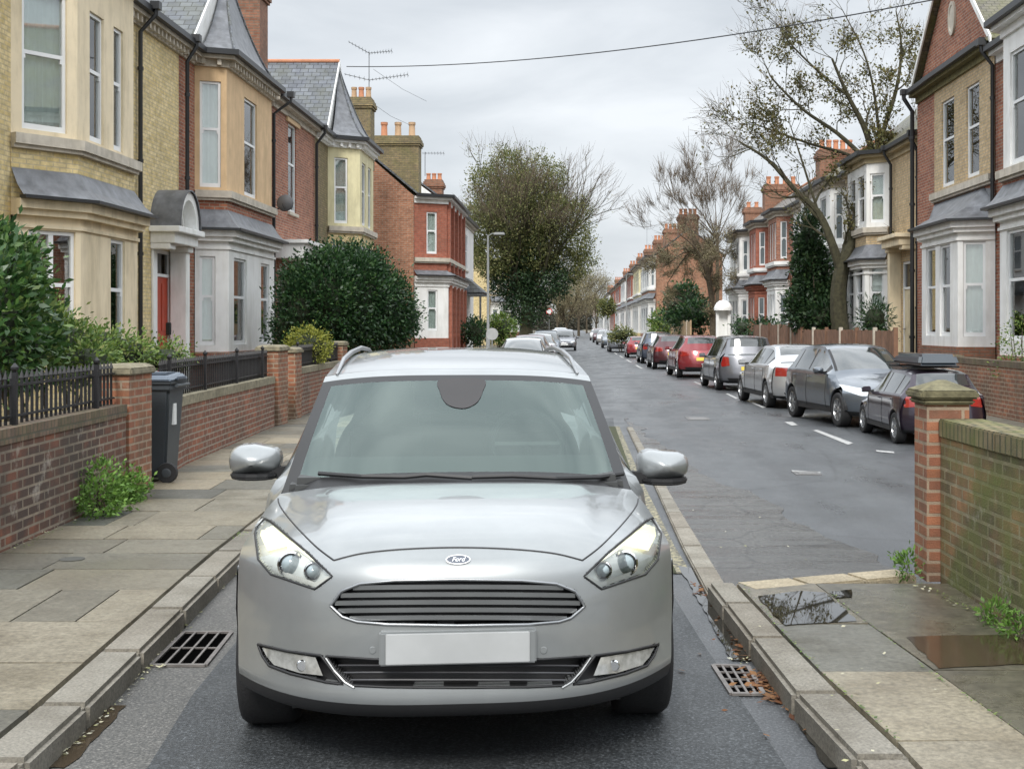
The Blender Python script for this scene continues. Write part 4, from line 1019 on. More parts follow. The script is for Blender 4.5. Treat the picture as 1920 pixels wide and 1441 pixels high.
def build_ground():
    g = MB(); g.add([(-900,-60,-.03),(900,-60,-.03),(900,1500,-.03),(-900,1500,-.03)], [(0,1,2,3)]); tag(g.build('ground', plain('earth', (.10,.09,.06), .95, var=.4, scale=2)), kind='structure')
    ys = [1,2,4,6,8,10,12,14,17,20,25,30,40,55,80,120,200,400,700]
    strip('road', [(-2.8,1),(-2.8,700)], [(x+.05, y) for x, y in FK], ys, 0, ROAD)
    # darker newer lane surface in the foreground, grey gutter strips, broken strip between lane and road
    lane = [(-1.72,1),(-1.66,5),(-1.78,6),(-1.9,8),(-2.05,12),(-2.1,16),(-1.6,20),(.4,24)]; lr = [(.86,1),(.83,5),(.70,7),(.62,8.5),(.60,12),(.62,18),(.7,22),(.75,24)]
    strip('lane', lane, lr, [1,2,4,5,6,7,8,9,10,12,14,16,18,20,22,24], .004, LANE)
    strip('gutter', [(x+.0, y) for x, y in LK], lane, [1,3,5,6,7,8,9,10,12,14,16], .003, GUT)
    rng = random.Random(3)
    base = [(2.5,8.2),(2.26,9.2),(2.12,10),(2.02,11),(1.92,12.1),(1.80,13.3),(1.55,14.6),(1.36,15.9),(1.25,18),(1.15,21),(1.0,24)]
    ysd = [8.2+i*.2 for i in range(80)]
    right = [(interp(base, y)+.06*math.sin(y*2.1)+.04*math.sin(y*5.3)+rng.uniform(-.025,.025), y) for y in ysd]
    strip('broken_surface', [(.96,8),(.96,24)], right, ysd, .006, PATCH)
    # parking-side road channel lines
    sl = 0
    # kerbs: stones
    def kerb(name, po, pi, ys, z1, mat, seed, jit=.0, z0=-.02, bev=.022):
        mb = MB(); rg = random.Random(seed)
        for y0, y1 in zip(ys, ys[1:]):
            g_ = .006; dz = rg.uniform(-.004,.004)
            o0, o1 = interp(po,y0+g_), interp(po,y1-g_); i0, i1 = interp(pi,y0+g_), interp(pi,y1-g_)
            mb.hexa([(o0,y0+g_,z0),(i0,y0+g_,z0),(i1,y1-g_,z0),(o1,y1-g_,z0)], [(o0,y0+g_,z1+dz),(i0,y0+g_,z1+dz),(i1,y1-g_,z1+dz),(o1,y1-g_,z1+dz)])
        o = mb.build(name, mat, bevel=bev, smooth=40); tag(o, kind='structure'); return o
    kerb('kerb', LK, LKi, [1,2,2.9,3.8,4.75,5.45,6.35,7.3,8.25,9.2,10.1]+[10.1+.915*i for i in range(1,60)], .115, KERB, 1)
    kerb('kerb', [(x-.006,y) for x,y in LK], LKi, [65+5*i for i in range(0,100)], .115, KERB, 1)
    kerb('kerb', RK, RKi, [1,2.2,3.1,4.0,4.78,5.62,6.62,7.45,8.06], .115, KERB, 2)
    kerb('kerb', [(.85,8.06),(.84,10),(.87,14),(.9,22)], [(1.0,8.06),(.985,12),(.985,14),(1.0,22)], [8.07+.9*i for i in range(16)], .035, KERB, 4, bev=.01)
    kerb('kerb', FK, [(x+.15,y) for x,y in FK], [12+i*.915 for i in range(70)], .115, KERB, 3)
    kerb('kerb', FK, [(x+.15,y) for x,y in FK], [76+i*6 for i in range(100)], .115, KERB, 3)
    # cross kerb: pale stones closing the right pavement
    mb = MB(); A = G(1396,1098,.12); B = G(1700,1072,.12)
    for t0, t1 in ((0,.33),(.33,.67),(.67,1.0)):
        p0 = A+(B-A)*(t0+.004); p1 = A+(B-A)*(t1-.004); n = Vector((-(B-A).y, (B-A).x, 0)).normalized()*.12
        mb.hexa([(*(p0-n).xy,-.02),(*(p1-n).xy,-.02),(*(p1+n).xy,-.02),(*(p0+n).xy,-.02)], [(*(p0-n).xy,.122),(*(p1-n).xy,.122),(*(p1+n).xy,.122),(*(p0+n).xy,.122)])
    tag(mb.build('kerb', KERBP, bevel=.012, smooth=40), kind='structure')
    # pavement beds and slabs
    strip('pavement_bed', [(x-.3,y) for x,y in LW], [(x-.015, y) for x,y in LKi], ys, .105, JOINT)
    strip('pavement_bed', [(x+.01,y) for x,y in RKi], [(x+.02,y) for x,y in RW], [1,2,4,5,6,7,8.0], .105, JOINT)
    def slabs(name, cols, ys_by_col, mat, z=.12, th=.03, gap=.009, seed=1, wet=None):
        rg = random.Random(seed); mb = MB()
        for c in range(len(cols)-1):
            ysl = ys_by_col[c % len(ys_by_col)]
            for y0, y1 in zip(ysl, ysl[1:]):
                a, b_ = y0+gap/2, y1-gap/2; sk = rg.uniform(-.01,.01)
                x00, x01 = interp(cols[c],a)+gap/2, interp(cols[c+1],a)-gap/2; x10, x11 = interp(cols[c],b_)+gap/2, interp(cols[c+1],b_)-gap/2
                dz = [rg.uniform(-.003,.003) for _ in range(4)]; m = 0
                if wet and wet(c, (y0+y1)/2): m = 1
                mb.hexa([(x00,a,z-th),(x01,a,z-th),(x11,b_,z-th),(x10,b_,z-th)], [(x00,a,z+dz[0]),(x01,a+sk,z+dz[1]),(x11,b_+sk,z+dz[2]),(x10,b_,z+dz[3])], m)
        o = mb.build(name, mat, bevel=0); tag(o, kind='structure'); return o
    rg = random.Random(9)
    row = lambda y, y1, a, b: (lambda L_: [L_.append(L_[-1]+rg.uniform(a,b)) or None for _ in iter(lambda: L_[-1] < y1, False)] and L_ or L_)([y])
    mid = [(interp(LW,y)*.52+interp(LKi,y)*.48, y) for y in (1,5,9,14,20,30,60)]
    # irregular courses running across the footway, the joint position changes from course to course
    mb = MB(); y = 1.0; k = 0; fixed = [1,1.8,2.6,3.4,4.1,4.75,5.35,6.1,6.95,7.8,8.45,9.05,9.65,10.3,11.1,11.9,12.6,13.4]
    while fixed[-1] < 60: fixed.append(fixed[-1]+rg.uniform(.55,.9))
    for y0, y1 in zip(fixed, fixed[1:]):
        xl, xr = interp(LW,(y0+y1)/2)+.0, interp(LKi,(y0+y1)/2)-.003; w = xr-xl
        cuts = [0]+sorted([rg.uniform(.34,.62)]+([rg.uniform(.75,.85)] if rg.random() < .3 else []))+[1]
        if k % 2: cuts = [0]+[1-c for c in cuts[1:-1]][::-1]+[1]
        for a, b_ in zip(cuts, cuts[1:]):
            g_ = .005; X = lambda t, yy: interp(LW,yy)+(interp(LKi,yy)+.002-interp(LW,yy))*t
            dz = [rg.uniform(-.003,.003) for _ in range(4)]; ya, yb = y0+g_, y1-g_
            mb.hexa([(X(a,ya)+g_,ya,.09),(X(b_,ya)-g_,ya,.09),(X(b_,yb)-g_,yb,.09),(X(a,yb)+g_,yb,.09)], [(X(a,ya)+g_,ya,.12+dz[0]),(X(b_,ya)-g_,ya,.12+dz[1]),(X(b_,yb)-g_,yb,.12+dz[2]),(X(a,yb)+g_,yb,.12+dz[3])])
        k += 1
    tag(mb.build('pavement', SLAB), kind='structure')
    c0 = [(x-.006,y) for x,y in RKi]; c1 = [(1.95,2),(1.77,5.0),(1.62,6.6),(1.52,7.75),(1.5,8.05)]; c2 = [(x-.0,y) for x,y in RW]
    slabs('pavement', [c0,c1,c2], [[1,2.1,3.1,4.05,4.95,5.94,6.9,7.98],[1,2.0,3.0,3.9,4.9,5.97,6.72,7.98]], [SLAB, SLABW], seed=4, wet=lambda c, y: (c == 1 and y > 4.9) or (c == 0 and y > 6.9))
    strip('pavement', [(-6.2,60),(-6.2,700)], LK, [60,110,300,700], .118, SLAB)
    strip('pavement', [(x+.15,y) for x,y in FK], FW, [10,20,30,60,90,100,300,700], .119, SLAB)
    strip('front_gardens', [(-12,1),(-12,700)], [(x-.2,y) for x,y in LW], ys, .16, plain('garden_soil', (.09,.075,.05), .95, var=.4))
    strip('front_gardens', [(x+.2,y) for x,y in FW], [(16,1),(16,700)], ys, .16, plain('garden_soil', (.09,.075,.05), .95, var=.4))
    # puddles with their own ragged outlines
    def puddle(pts, z, mat, jit=.02, name='puddle'):
        rg = random.Random(len(pts)); poly = []
        for i in range(len(pts)):
            a = Vector(pts[i]); b_ = Vector(pts[(i+1) % len(pts)]); n = max(2, int((b_-a).length/.08))
            for q in range(n): p = a+(b_-a)*q/n; poly.append((p.x+rg.uniform(-jit,jit), p.y+rg.uniform(-jit,jit)))
        ar = sum(poly[i-1][0]*poly[i][1]-poly[i][0]*poly[i-1][1] for i in range(len(poly)))
        if ar < 0: poly = poly[::-1]
        mb = MB(); mb.add([(*p, z) for p in poly], [tuple(range(len(poly)))]); tag(mb.build(name, mat, recalc=False), kind='structure')
    gz = lambda x, y, z: tuple(G(x, y, z).xy)
    puddle([gz(1420,1117,.124), gz(1500,1107,.124), gz(1548,1110,.124), gz(1580,1138,.124), gz(1608,1163,.124), gz(1470,1171,.124)], .1245, WATER, .008)
    puddle([gz(1555,1108,.124), gz(1598,1104,.124), gz(1596,1118,.124), gz(1570,1120,.124)], .1245, WATER, .006)
    puddle([gz(1700,1192,.124), gz(1900,1188,.124), gz(1990,1240,.124), gz(1760,1252,.124)], .1245, WATERB, .01)
    puddle([gz(1272,1062,0), gz(1300,1066,0), gz(1318,1100,0), gz(1375,1180,0), gz(1420,1240,0), gz(1372,1240,0), gz(1335,1170,0)], .0085, WATER, .008)
    puddle([gz(1480,1335,0), gz(1500,1340,0), gz(1560,1400,0), gz(1600,1441,0), gz(1550,1441,0)], .0085, WATER, .008)
    puddle([gz(205,1325,0), gz(235,1325,0), gz(150,1420,0), gz(120,1441,0), gz(90,1441,0)], .0075, WATERB, .008)
    for q in () and ([(1262,880),(1290,870),(1345,885),(1375,898),(1400,918),(1330,905),(1300,898)], [(1300,912),(1370,918),(1420,935),(1390,940),(1320,925)], [(1440,950),(1480,962),(1512,985),(1490,985),(1455,970)], [(1520,990),(1570,1008),(1620,1040),(1580,1030)], [(1285,940),(1340,948),(1380,955),(1310,953)], [(1215,838),(1250,842),(1275,850),(1230,850)]):
        puddle([gz(x,y,0) for x,y in q], .0105, WETP, .03)
    # painted lines
    mb = MB()
    def quad(p, z=.006): mb.add([(*G(x,y).xy, z) for x, y in p], [(0,1,2,3)])
    quad([(1524,807),(1533,806),(1600,831),(1590,834)]); quad([(1642,844),(1676,847),(1677,850),(1644,847)]); quad([(1470,791),(1486,791),(1496,797),(1484,798)])
    quad([(1408,755),(1414,755),(1436,764),(1430,765)]); quad([(1360,738),(1365,738),(1385,747),(1380,748)]); quad([(1300,716),(1304,716),(1318,722),(1314,722)])
    quad([(1484,882),(1538,885),(1539,887),(1486,884)])
    for i in range(8):
        y0 = 52+i*9; x0 = 2.75-.0035*i*9; mb.add([(x0,y0,.006),(x0+.1,y0,.006),(x0+.08,y0+5,.006),(x0-.02,y0+5,.006)], [(0,1,2,3)])
    tag(mb.build('road_marking', LINEW, recalc=False), kind='structure')
    # worn yellow line beside the right kerb
    m, nt, b = newmat('worn_yellow_line'); t = noise(nt, 22, 6, .7); r = ramp(nt, t.outputs['Fac'], [(.46, (.08,.078,.07)), (.58, (.33,.30,.19)), (.75, (.46,.42,.28))]); nt.links.new(r.outputs['Color'], b.inputs['Base Color']); b.inputs['Roughness'].default_value = .8
    strip('yellow_line', [(.72,8.9),(.70,11),(.68,14),(.72,22)], [(.82,8.9),(.79,10),(.765,14),(.79,22)], [8.9,9.5,10,11,12,14,17,22], .0075, m)
    strip('verge_strip', [(.575,8.9),(.55,14),(.6,22)], [(.72,8.9),(.68,14),(.72,22)], [8.9,10,12,14,17,22], .007, JOINT)

def drain(name, label, corners, bars, cross, ang=None):
    c = [Vector((*G(*p).xy, 0)) for p in corners]; ctr = sum(c, Vector())/4
    root = thing(name, label, 'drain grate', (ctr.x, ctr.y, 0), None)
    L2 = lambda u, v: c[0]*(1-u)*(1-v)+c[1]*u*(1-v)+c[2]*u*v+c[3]*(1-u)*v
    M_ = plain('rusty_iron', (.17,.155,.145), .5, .2, var=.3, scale=15)
    f = MB()
    def bar(u0, v0, u1, v1, w, z0=.004, z1=.016):
        a, b_ = L2(u0,v0), L2(u1,v1); d = (b_-a).normalized(); n = Vector((-d.y,d.x,0))*w/2
        f.hexa([(*(a-n).xy,z0),(*(b_-n).xy,z0),(*(b_+n).xy,z0),(*(a+n).xy,z0)], [(*(a-n).xy,z1),(*(b_-n).xy,z1),(*(b_+n).xy,z1),(*(a+n).xy,z1)])
    bar(0,0,1,0,.024); bar(1,0,1,1,.022,.004,.015); bar(1,1,0,1,.024); bar(0,1,0,0,.022,.004,.015); f.build('frame', M_, root)
    f = MB()
    for i in range(bars): t = (i+1)/(bars+1); bar(t,0,t,1,.012,.006,.0145)
    for i in range(cross): t = (i+1)/(cross+1); bar(0,t,1,t,.01,.006,.0135)
    f.build('bars', M_, root)
    h = MB(); h.add([(*L2(u,v).xy,.0052) for u, v in ((0,0),(1,0),(1,1),(0,1))], [(0,1,2,3)]); h.build('opening_shade', plain('drain_shade', (.002,.002,.002), 1, spec=0), root, recalc=False)  # flat black sheet, the shade of the drain hole put into its colour
    return root
# ------------------------------------------------------------ garden walls
def lowwall(name, label, line, h, th, side, bm, cope, base=.12, fence=None, rail_h=.36, sold=None, group=None):
    """line of ground points, wall thickness away from the street (side -1 = to the left)"""
    root = thing(name, label, 'garden wall', (line[0][0], line[0][1], base), group)
    mb = MB(); mb.band(line, base-.12, h-.11, 0, th, -side); mb.build('brickwork', bm, root)
    cp = MB(); cp.band(line, h-.11, h, -.012, th+.012, -side); cp.build('coping', cope, root, bevel=.0)
    return root
def railing(name, label, line, z0, z1, back, group='iron railings on the low walls'):
    root = thing(name, label, 'railing', (line[0][0], line[0][1], z0), group)
    M_ = BLACK; L_ = 0
    ln = offset_poly(line, back, -1)
    r = MB()
    for z in (z0+.06, z1-.08):
        for A, B in zip(ln, ln[1:]): fm = fr(A, B, 1); obox(r, fm, 0, fm[3], z-.008, z+.008, -.018, .018)
    r.build('rail', M_, root)
    b = MB(); k = 0
    for A, B in zip(ln, ln[1:]):
        A, B = Vector(A), Vector(B); n = max(1, int((B-A).length/.105))
        for i in range(n):
            q = A+(B-A)*(i+.5)/n; k += 1
            b.box(q.x-.009, q.x+.009, q.y-.009, q.y+.009, z0, z1-.03); b.add([(q.x-.016,q.y-.016,z1-.03),(q.x+.016,q.y-.016,z1-.03),(q.x+.016,q.y+.016,z1-.03),(q.x-.016,q.y+.016,z1-.03),(q.x,q.y,z1+.035)], [(0,1,4),(1,2,4),(2,3,4),(3,0,4)])
            if k % 18 == 3:
                p = MB(); p.box(q.x+.03, q.x+.065, q.y+.03, q.y+.065, z0, z1+.02); p.lathe((q.x+.047,q.y+.047,z1+.02), [(.012,0),(.03,.025),(.03,.04),(.005,.07)], 8); p.build('post', M_, root, uv=False)
    b.build('bars', M_, root, uv=False); 
    return root
def pier(name, label, x0, x1, y0, y1, h, bm, cap='flat', group='brick gate piers', z0=.1, capm=None, rz=0):
    root = thing(name, label, 'brick pier', ((x0+x1)/2, (y0+y1)/2, z0), group)
    mb = MB(); mb.box(x0, x1, y0, y1, z0, h-.1); mb.build('shaft', bm, root)
    c = MB(); o = .05
    if cap == 'pyramid':
        c.box(x0-.03, x1+.03, y0-.03, y1+.03, h-.12, h-.085); c.box(x0-o, x1+o, y0-o, y1+o, h-.085, h-.035)
        c.hexa([(x0-o,y0-o,h-.035),(x1+o,y0-o,h-.035),(x1+o,y1+o,h-.035),(x0-o,y1+o,h-.035)], [(x0+.11,y0+.11,h+.03),(x1-.11,y0+.11,h+.03),(x1-.11,y1-.11,h+.03),(x0+.11,y1-.11,h+.03)])
    else:
        c.box(x0-.035, x1+.035, y0-.035, y1+.035, h-.1, h-.04); c.hexa([(x0-.035,y0-.035,h-.04),(x1+.035,y0-.035,h-.04),(x1+.035,y1+.035,h-.04),(x0-.035,y1+.035,h-.04)], [(x0+.03,y0+.03,h),(x1-.03,y0+.03,h),(x1-.03,y1-.03,h),(x0+.03,y1-.03,h)])
    c.build('cap', capm or CAP, root, bevel=.012, smooth=40)
    return root

# ------------------------------------------------------------ plants
LEAFM = {}
def leafmat(name, stops, rough=.5):
    if name in MATS: return MATS[name]
    m, nt, b = newmat(name); g = nd(nt, 'NewGeometry'); r = ramp(nt, g.outputs['Random Per Island'], stops)
    nt.links.new(r.outputs['Color'], b.inputs['Base Color']); b.inputs['Roughness'].default_value = rough
    o = nt.nodes['Material Output']; tl = nd(nt, 'BsdfTranslucent'); nt.links.new(r.outputs['Color'], tl.inputs['Color'])
    ms = nd(nt, 'MixShader'); ms.inputs[0].default_value = .25; nt.links.new(b.outputs[0], ms.inputs[1]); nt.links.new(tl.outputs[0], ms.inputs[2]); nt.links.new(ms.outputs[0], o.inputs['Surface'])
    MATS[name] = m; return m
LAUREL = leafmat('laurel_leaf', [(0,(.022,.06,.018)),(.5,(.045,.11,.028)),(.85,(.09,.17,.04)),(1,(.16,.22,.06))], .35)
EVERG = leafmat('evergreen_leaf', [(0,(.008,.03,.01)),(.5,(.02,.06,.018)),(.9,(.045,.105,.03)),(1,(.08,.14,.04))], .45)
LIME = leafmat('yellowgreen_leaf', [(0,(.12,.15,.02)),(.5,(.24,.26,.04)),(1,(.38,.38,.07))], .6)
WEED = leafmat('weed_leaf', [(0,(.06,.13,.02)),(.5,(.12,.24,.04)),(1,(.2,.34,.07))], .6)
GARD = leafmat('garden_leaf', [(0,(.05,.10,.02)),(.5,(.11,.19,.035)),(.85,(.19,.26,.05)),(1,(.3,.32,.12))], .55)
OLIVE = leafmat('olive_leaf', [(0,(.07,.09,.028)),(.5,(.145,.165,.05)),(.85,(.22,.22,.08)),(1,(.30,.27,.12))], .65)
IVY = leafmat('ivy_leaf', [(0,(.01,.03,.012)),(.6,(.025,.06,.02)),(1,(.05,.09,.03))], .5)
AUT = leafmat('autumn_leaf', [(0,(.08,.08,.028)),(.5,(.13,.125,.04)),(.8,(.18,.14,.05)),(1,(.10,.12,.03))], .7)
TWIGL = leafmat('twig_mass', [(0,(.15,.135,.075)),(.5,(.23,.20,.115)),(1,(.32,.28,.17))], .9)
LITT = leafmat('fallen_leaf', [(0,(.10,.04,.02)),(.4,(.2,.08,.03)),(.7,(.30,.15,.06)),(1,(.12,.06,.03))], .8)
LITP = leafmat('pale_litter', [(0,(.5,.5,.42)),(.5,(.62,.58,.4)),(1,(.35,.36,.15))], .8)
BARK = plain('bark', (.085,.068,.045), .95, var=.35, scale=9, bumps=.6)
BARKG = plain('mossy_bark', (.05,.046,.025), .95, var=.4, scale=9, bumps=.6)
TWIG = plain('twig', (.13,.10,.07), .9, var=.2)
nprng = np.random.default_rng(7)
def rand_dirs(n):
    v = nprng.normal(size=(n,3)); return v/np.linalg.norm(v, axis=1)[:,None]
def leafquads(C, size, aspect=.45, up=0.0, outd=None):
    n = len(C); a = rand_dirs(n)
    if outd is not None: a = a+outd*1.1
    a[:,2] += up; a /= np.linalg.norm(a, axis=1)[:,None]
    b = np.cross(a, rand_dirs(n)); b /= np.linalg.norm(b, axis=1)[:,None]+1e-9
    s = size*nprng.uniform(.6, 1.35, n)[:,None]; w = s*aspect
    return np.stack([C, C+a*s*.5+b*w*.5, C+a*s, C+a*s*.5-b*w*.5], 1)
def clumps(ells, nclump, per, spread):
    """leaf positions: clumps near the surface of ellipsoids"""
    P_ = []; O_ = []
    tot = sum(e[3]*e[4]*e[5] for e in ells)**1.0
    for e in ells:
        c = np.array(e[:3]); r = np.array(e[3:6]); k = max(4, int(nclump*(e[3]*e[4]*e[5])/tot))
        d = rand_dirs(k); rad = nprng.uniform(.5, 1.06, k)**.6; cc = c+d*r*rad[:,None]
        keep = nprng.random(k) > .06; cc = cc[keep]; d = d[keep]
        p = np.repeat(cc, per, 0)+nprng.normal(size=(len(cc)*per,3))*spread*np.repeat(nprng.uniform(.6,1.4,len(cc)), per)[:,None]
        P_.append(p); O_.append(np.repeat(d, per, 0))
    return np.concatenate(P_), np.concatenate(O_)
def shrub(name, label, ells, mat, nclump, per, spread, size, aspect=.45, cat='shrub', group=None, stems=6, base=None, up=.2, zmin=.1, core=True, parts=True):
    x, y = base if base else (ells[0][0], ells[0][1]); root = thing(name, label, cat, (x, y, .12), group)
    C, O_ = clumps(ells, nclump, per, spread); k = C[:,2] > zmin; C, O_ = C[k], O_[k]
    quads_mesh('foliage', leafquads(C, size, aspect, up, O_), mat, root)
    if stems:
        rg = random.Random(int(abs(x*100))); mb = MB()
        for i in range(stems):
            e = ells[i % len(ells)]; t = Vector((e[0]+rg.uniform(-.5,.5)*e[3], e[1]+rg.uniform(-.5,.5)*e[4], e[2]+rg.uniform(0,.6)*e[5])); b_ = Vector((x+rg.uniform(-.12,.12)*min(1,e[3]/.4), y+rg.uniform(-.12,.12)*min(1,e[3]/.4), .1))
            q_ = min(1, e[3]/.5); mb.tube([b_, b_*.5+t*.5+Vector((rg.uniform(-.1,.1)*q_,0,0)), t], [.03*q_**1.5,.02*q_**1.5,.008*q_], 5)
        mb.build('stems', BARK, root, uv=False)
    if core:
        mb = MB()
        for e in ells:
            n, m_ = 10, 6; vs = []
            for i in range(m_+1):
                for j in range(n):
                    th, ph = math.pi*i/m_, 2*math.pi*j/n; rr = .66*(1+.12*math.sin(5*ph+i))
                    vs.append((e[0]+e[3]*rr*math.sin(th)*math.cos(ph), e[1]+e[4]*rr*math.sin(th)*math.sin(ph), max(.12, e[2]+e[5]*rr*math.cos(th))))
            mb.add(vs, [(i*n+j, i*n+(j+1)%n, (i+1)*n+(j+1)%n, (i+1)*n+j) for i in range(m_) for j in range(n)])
        mb.build('shade_core', plain('shrub_inner', (.02,.028,.012), .95, var=.4, scale=12), root, recalc=False, uv=False)  # solid core, coloured dark to stand for the shade inside the bush
    return root
def grow(mb, p, d, r, ln, depth, rg, tips, nseg=3, wig=.25, up=.06, split=(2,3), ratio=.72, ang=(18,42), rmin=.004, every=None):
    pts = [p.copy()]; rs = [r]; q = p.copy(); dd = d.copy()
    for i in range(nseg):
        dd = (dd+Vector((rg.uniform(-1,1), rg.uniform(-1,1), rg.uniform(-1,1)))*wig*.5+Vector((0,0,up))).normalized()
        q = q+dd*ln/nseg; pts.append(q.copy()); rs.append(max(rmin, r*(1-(1-ratio)*(i+1)/nseg)))
        if every is not None: every.append((q.copy(), depth))
    mb.tube(pts, rs, 7 if r > .08 else 5 if r > .03 else 3, cap=False)
    if depth <= 0: tips.append((q, dd)); return
    n = rg.randint(*split)
    for k in range(n):
        a = R(rg.uniform(*ang)); ax = dd.cross(Vector((rg.uniform(-1,1), rg.uniform(-1,1), rg.uniform(-1,1)))).normalized()
        nd_ = Matrix.Rotation(a, 3, ax) @ dd
        grow(mb, q if k < 2 else pts[-2], nd_, max(rmin, rs[-1]*rg.uniform(.6,.85)), ln*rg.uniform(.65,.92), depth-1, rg, tips, nseg, wig, up, split, ratio, ang, rmin, every)
# ============================================================ THE STREET
build_ground()
# ---------------- houses, left side
W1 = dict(wall=B_YEL, bay_up=CREAM, bay_low=CREAM, roof=SLATE, bay_brick=B_YEL)
h1, r1, f1 = terrace('terraced_house', 'yellow brick house with cream bay windows behind the big laurel, nearest on its side', 'house', 1, -8.5, 15.0, 27.57, (19.34, 23.4, .65, .92, .56), 7.85, 3.3, W1,
    up=[[(.16,.84,4.74,6.9,'net')], [(.20,.44,4.74,6.85,'net'),(.62,.80,4.74,6.85,'net')], []],
    lo=[[(.22,.92,1.35,3.2,('sash2','half'))], [(.5,.76,1.3,3.2,'net')], []],
    flat=[(26.02,27.12,.5,3.3,'door',dict(fan=.55))], sillz=4.65, lroof=3.65)
def portico(root, yc, w, Xf, side, z0, mat, zt=3.45):
    f = lambda s, p: (Xf+side*p, s); mb = MB()
    for s_ in (-1, 1):
        yy = yc+s_*(w/2-.14); x0, x1 = sorted((Xf-side*.0, Xf+side*(.34 if s_ > 0 else .05))); mb.box(x0, x1, yy-.13, yy+.13, 0, zt-.12)
        x0, x1 = sorted((Xf, Xf+side*.4)); mb.box(x0, x1, yy-.18, yy+.18, zt-.12, zt)
    x0, x1 = sorted((Xf, Xf+side*.5)); mb.box(x0, x1, yc-w/2-.05, yc+w/2+.05, zt, zt+.22)
    x0, x1 = sorted((Xf, Xf+side*.62)); mb.box(x0, x1, yc-w/2-.14, yc+w/2+.14, zt+.22, zt+.34)
    p = mb.build('porch', mat, root, bevel=.012)
    return p
pc = portico(h1, 26.5, 1.5, -8.5, 1, .5, WHITE, 3.4)
def arch_hood(root, yc, Xf, side, zb, r, mat, leadm):
    n = 16; a = MB(); l = MB()
    def ring(rad, x): return [(x, yc-rad*math.cos(math.pi*i/n), zb+rad*1.12*math.sin(math.pi*i/n)) for i in range(n+1)]
    x0, x1 = Xf, Xf+side*.58
    o0, o1, i0, i1 = ring(r, x0), ring(r, x1), ring(r-.16, x0), ring(r-.16, x1); k = n+1
    a.add(o0+o1+i0+i1, [(i,i+1,k+i+1,k+i) for i in range(n)]+[(2*k+i,2*k+i+1,3*k+i+1,3*k+i) for i in range(n)]+[(k+i,k+i+1,3*k+i+1,3*k+i) for i in range(n)])
    b0, b1 = ring(r-.16, Xf+side*.02), ring(r-.16, Xf+side*.10); a.add(b1+[(Xf+side*.1, yc, zb)], [tuple(range(n+1))])
    j0, j1 = ring(r-.24, Xf+side*.34), ring(r-.30, Xf+side*.34); a.add(j0+j1, [(i,i+1,k+i+1,k+i) for i in range(n)])
    h = a.build('arched_hood', mat, root, recalc=True)
    q0, q1 = ring(r+.03, x0), ring(r+.03, x1+side*.05); q2 = ring(r-.0, x1+side*.05)
    l.add(q0+q1+q2, [(i,i+1,k+i+1,k+i) for i in range(n)]+[(k+i,k+i+1,2*k+i+1,2*k+i) for i in range(n)]); l.build('lead_cover', leadm, h, recalc=True, smooth=40)
arch_hood(h1, 26.4, -8.5, 1, 3.74, .68, WHITE, LEAD)
pipe(h1, -8.42, 24.9, .3, 7.9, (.3,0))
bx = MB(); bx.box(-8.16,-8.08,25.62,25.74,1.55,1.8); bx.build('letter_plate', TRIM, h1, bevel=.01)
W2 = dict(wall=B_RED, bay_up=ORANGE, bay_low=WHITE, roof=SLATE, bay_brick=B_RED, plinth=B_RED)
h2, r2, f2 = terrace('terraced_house', 'red brick house with ochre upper bay and white lower bay above the iron railings', 'house', 1, -8.5, 27.57, 33.95, (28.73, 33.7, .65, .25, .4), 7.85, 3.3, W2,
    up=[[(.16,.82,4.86,7.25,'net')], [(.36,.64,4.86,7.2,'net')], []],
    lo=[[(.14,.6,1.3,3.3,'net')], [(.10,.36,1.3,3.3,'net'),(.68,.88,1.3,3.3,'net')], []], sillz=4.78, lroof=3.88)
pipe(h2, -8.36, 27.72, .3, 7.9, (.2,0)); pipe(h2, -7.93, 33.9, .3, 7.8, (.45,0))
chimney(r2, (-8.94, 34.7), 1.1, .9, 8.2, 10.95, 3, B_CHIM, [POT, POTB], along='x')
h2b, r2b, f2b = flat_house('terraced_house', 'narrow red brick front with a single tall sash window behind the dark hedge', 'house', 1, -8.0, 33.96, 39.6, 7.85, 3.3, dict(wall=B_RED, roof=SLATE),
    [(35.9,36.95,4.95,7.45,'window',{}), (34.6,35.7,.5,3.3,'door',dict(fan=.55,col=BLACK)), (36.6,38.6,1.3,3.4,'window',dict(style='sash2'))])
pr = MB(); pr.box(-8.0,-7.2,34.3,39.0,3.55,3.95); pr.box(-8.0,-7.1,34.2,39.1,3.95,4.05); pr.build('porch', WHITE, h2b, bevel=.01)
lt = MB(); lt.box(-7.99,-7.94,35.6,37.25,7.45,7.6); lt.build('lintel', ORANGE, h2b)
pipe(h2b, -7.92, 39.5, .3, 7.8, (.25,0))
W3 = dict(wall=B_CHIMY, bay_up=CREAM2, bay_low=CREAM2, roof=SLATE, bay_brick=B_YEL, cornice=WHITE)
h3, r3, f3 = terrace('terraced_house', 'pale yellow rendered bay house with a tall pointed slate roof', 'house', 1, -8.0, 39.6, 46.6, (41.7, 45.5, .95, .6, .4), 7.85, 3.35, W3,
    up=[[(.2,.62,5.1,7.25,'net')], [(.14,.42,5.1,7.2,'net'),(.6,.85,5.1,7.2,'net')], []],
    lo=[[(.2,.7,1.3,3.3,'net')], [(.14,.42,1.3,3.3,'net')], []], sillz=5.0, lroof=3.9)
pipe(h3, -7.9, 46.2, .3, 7.8, (.3,0))
chimney(r3, (-7.95, 48.0), .85, .9, 7.6, 10.25, 3, B_CHIMY, [POTB, POT], .45, along='x')
W4 = dict(wall=B_ORG, bay_up=B_RED2, bay_low=WHITE, roof=SLATE, plinth=B_RED2, cornice=WHITE)
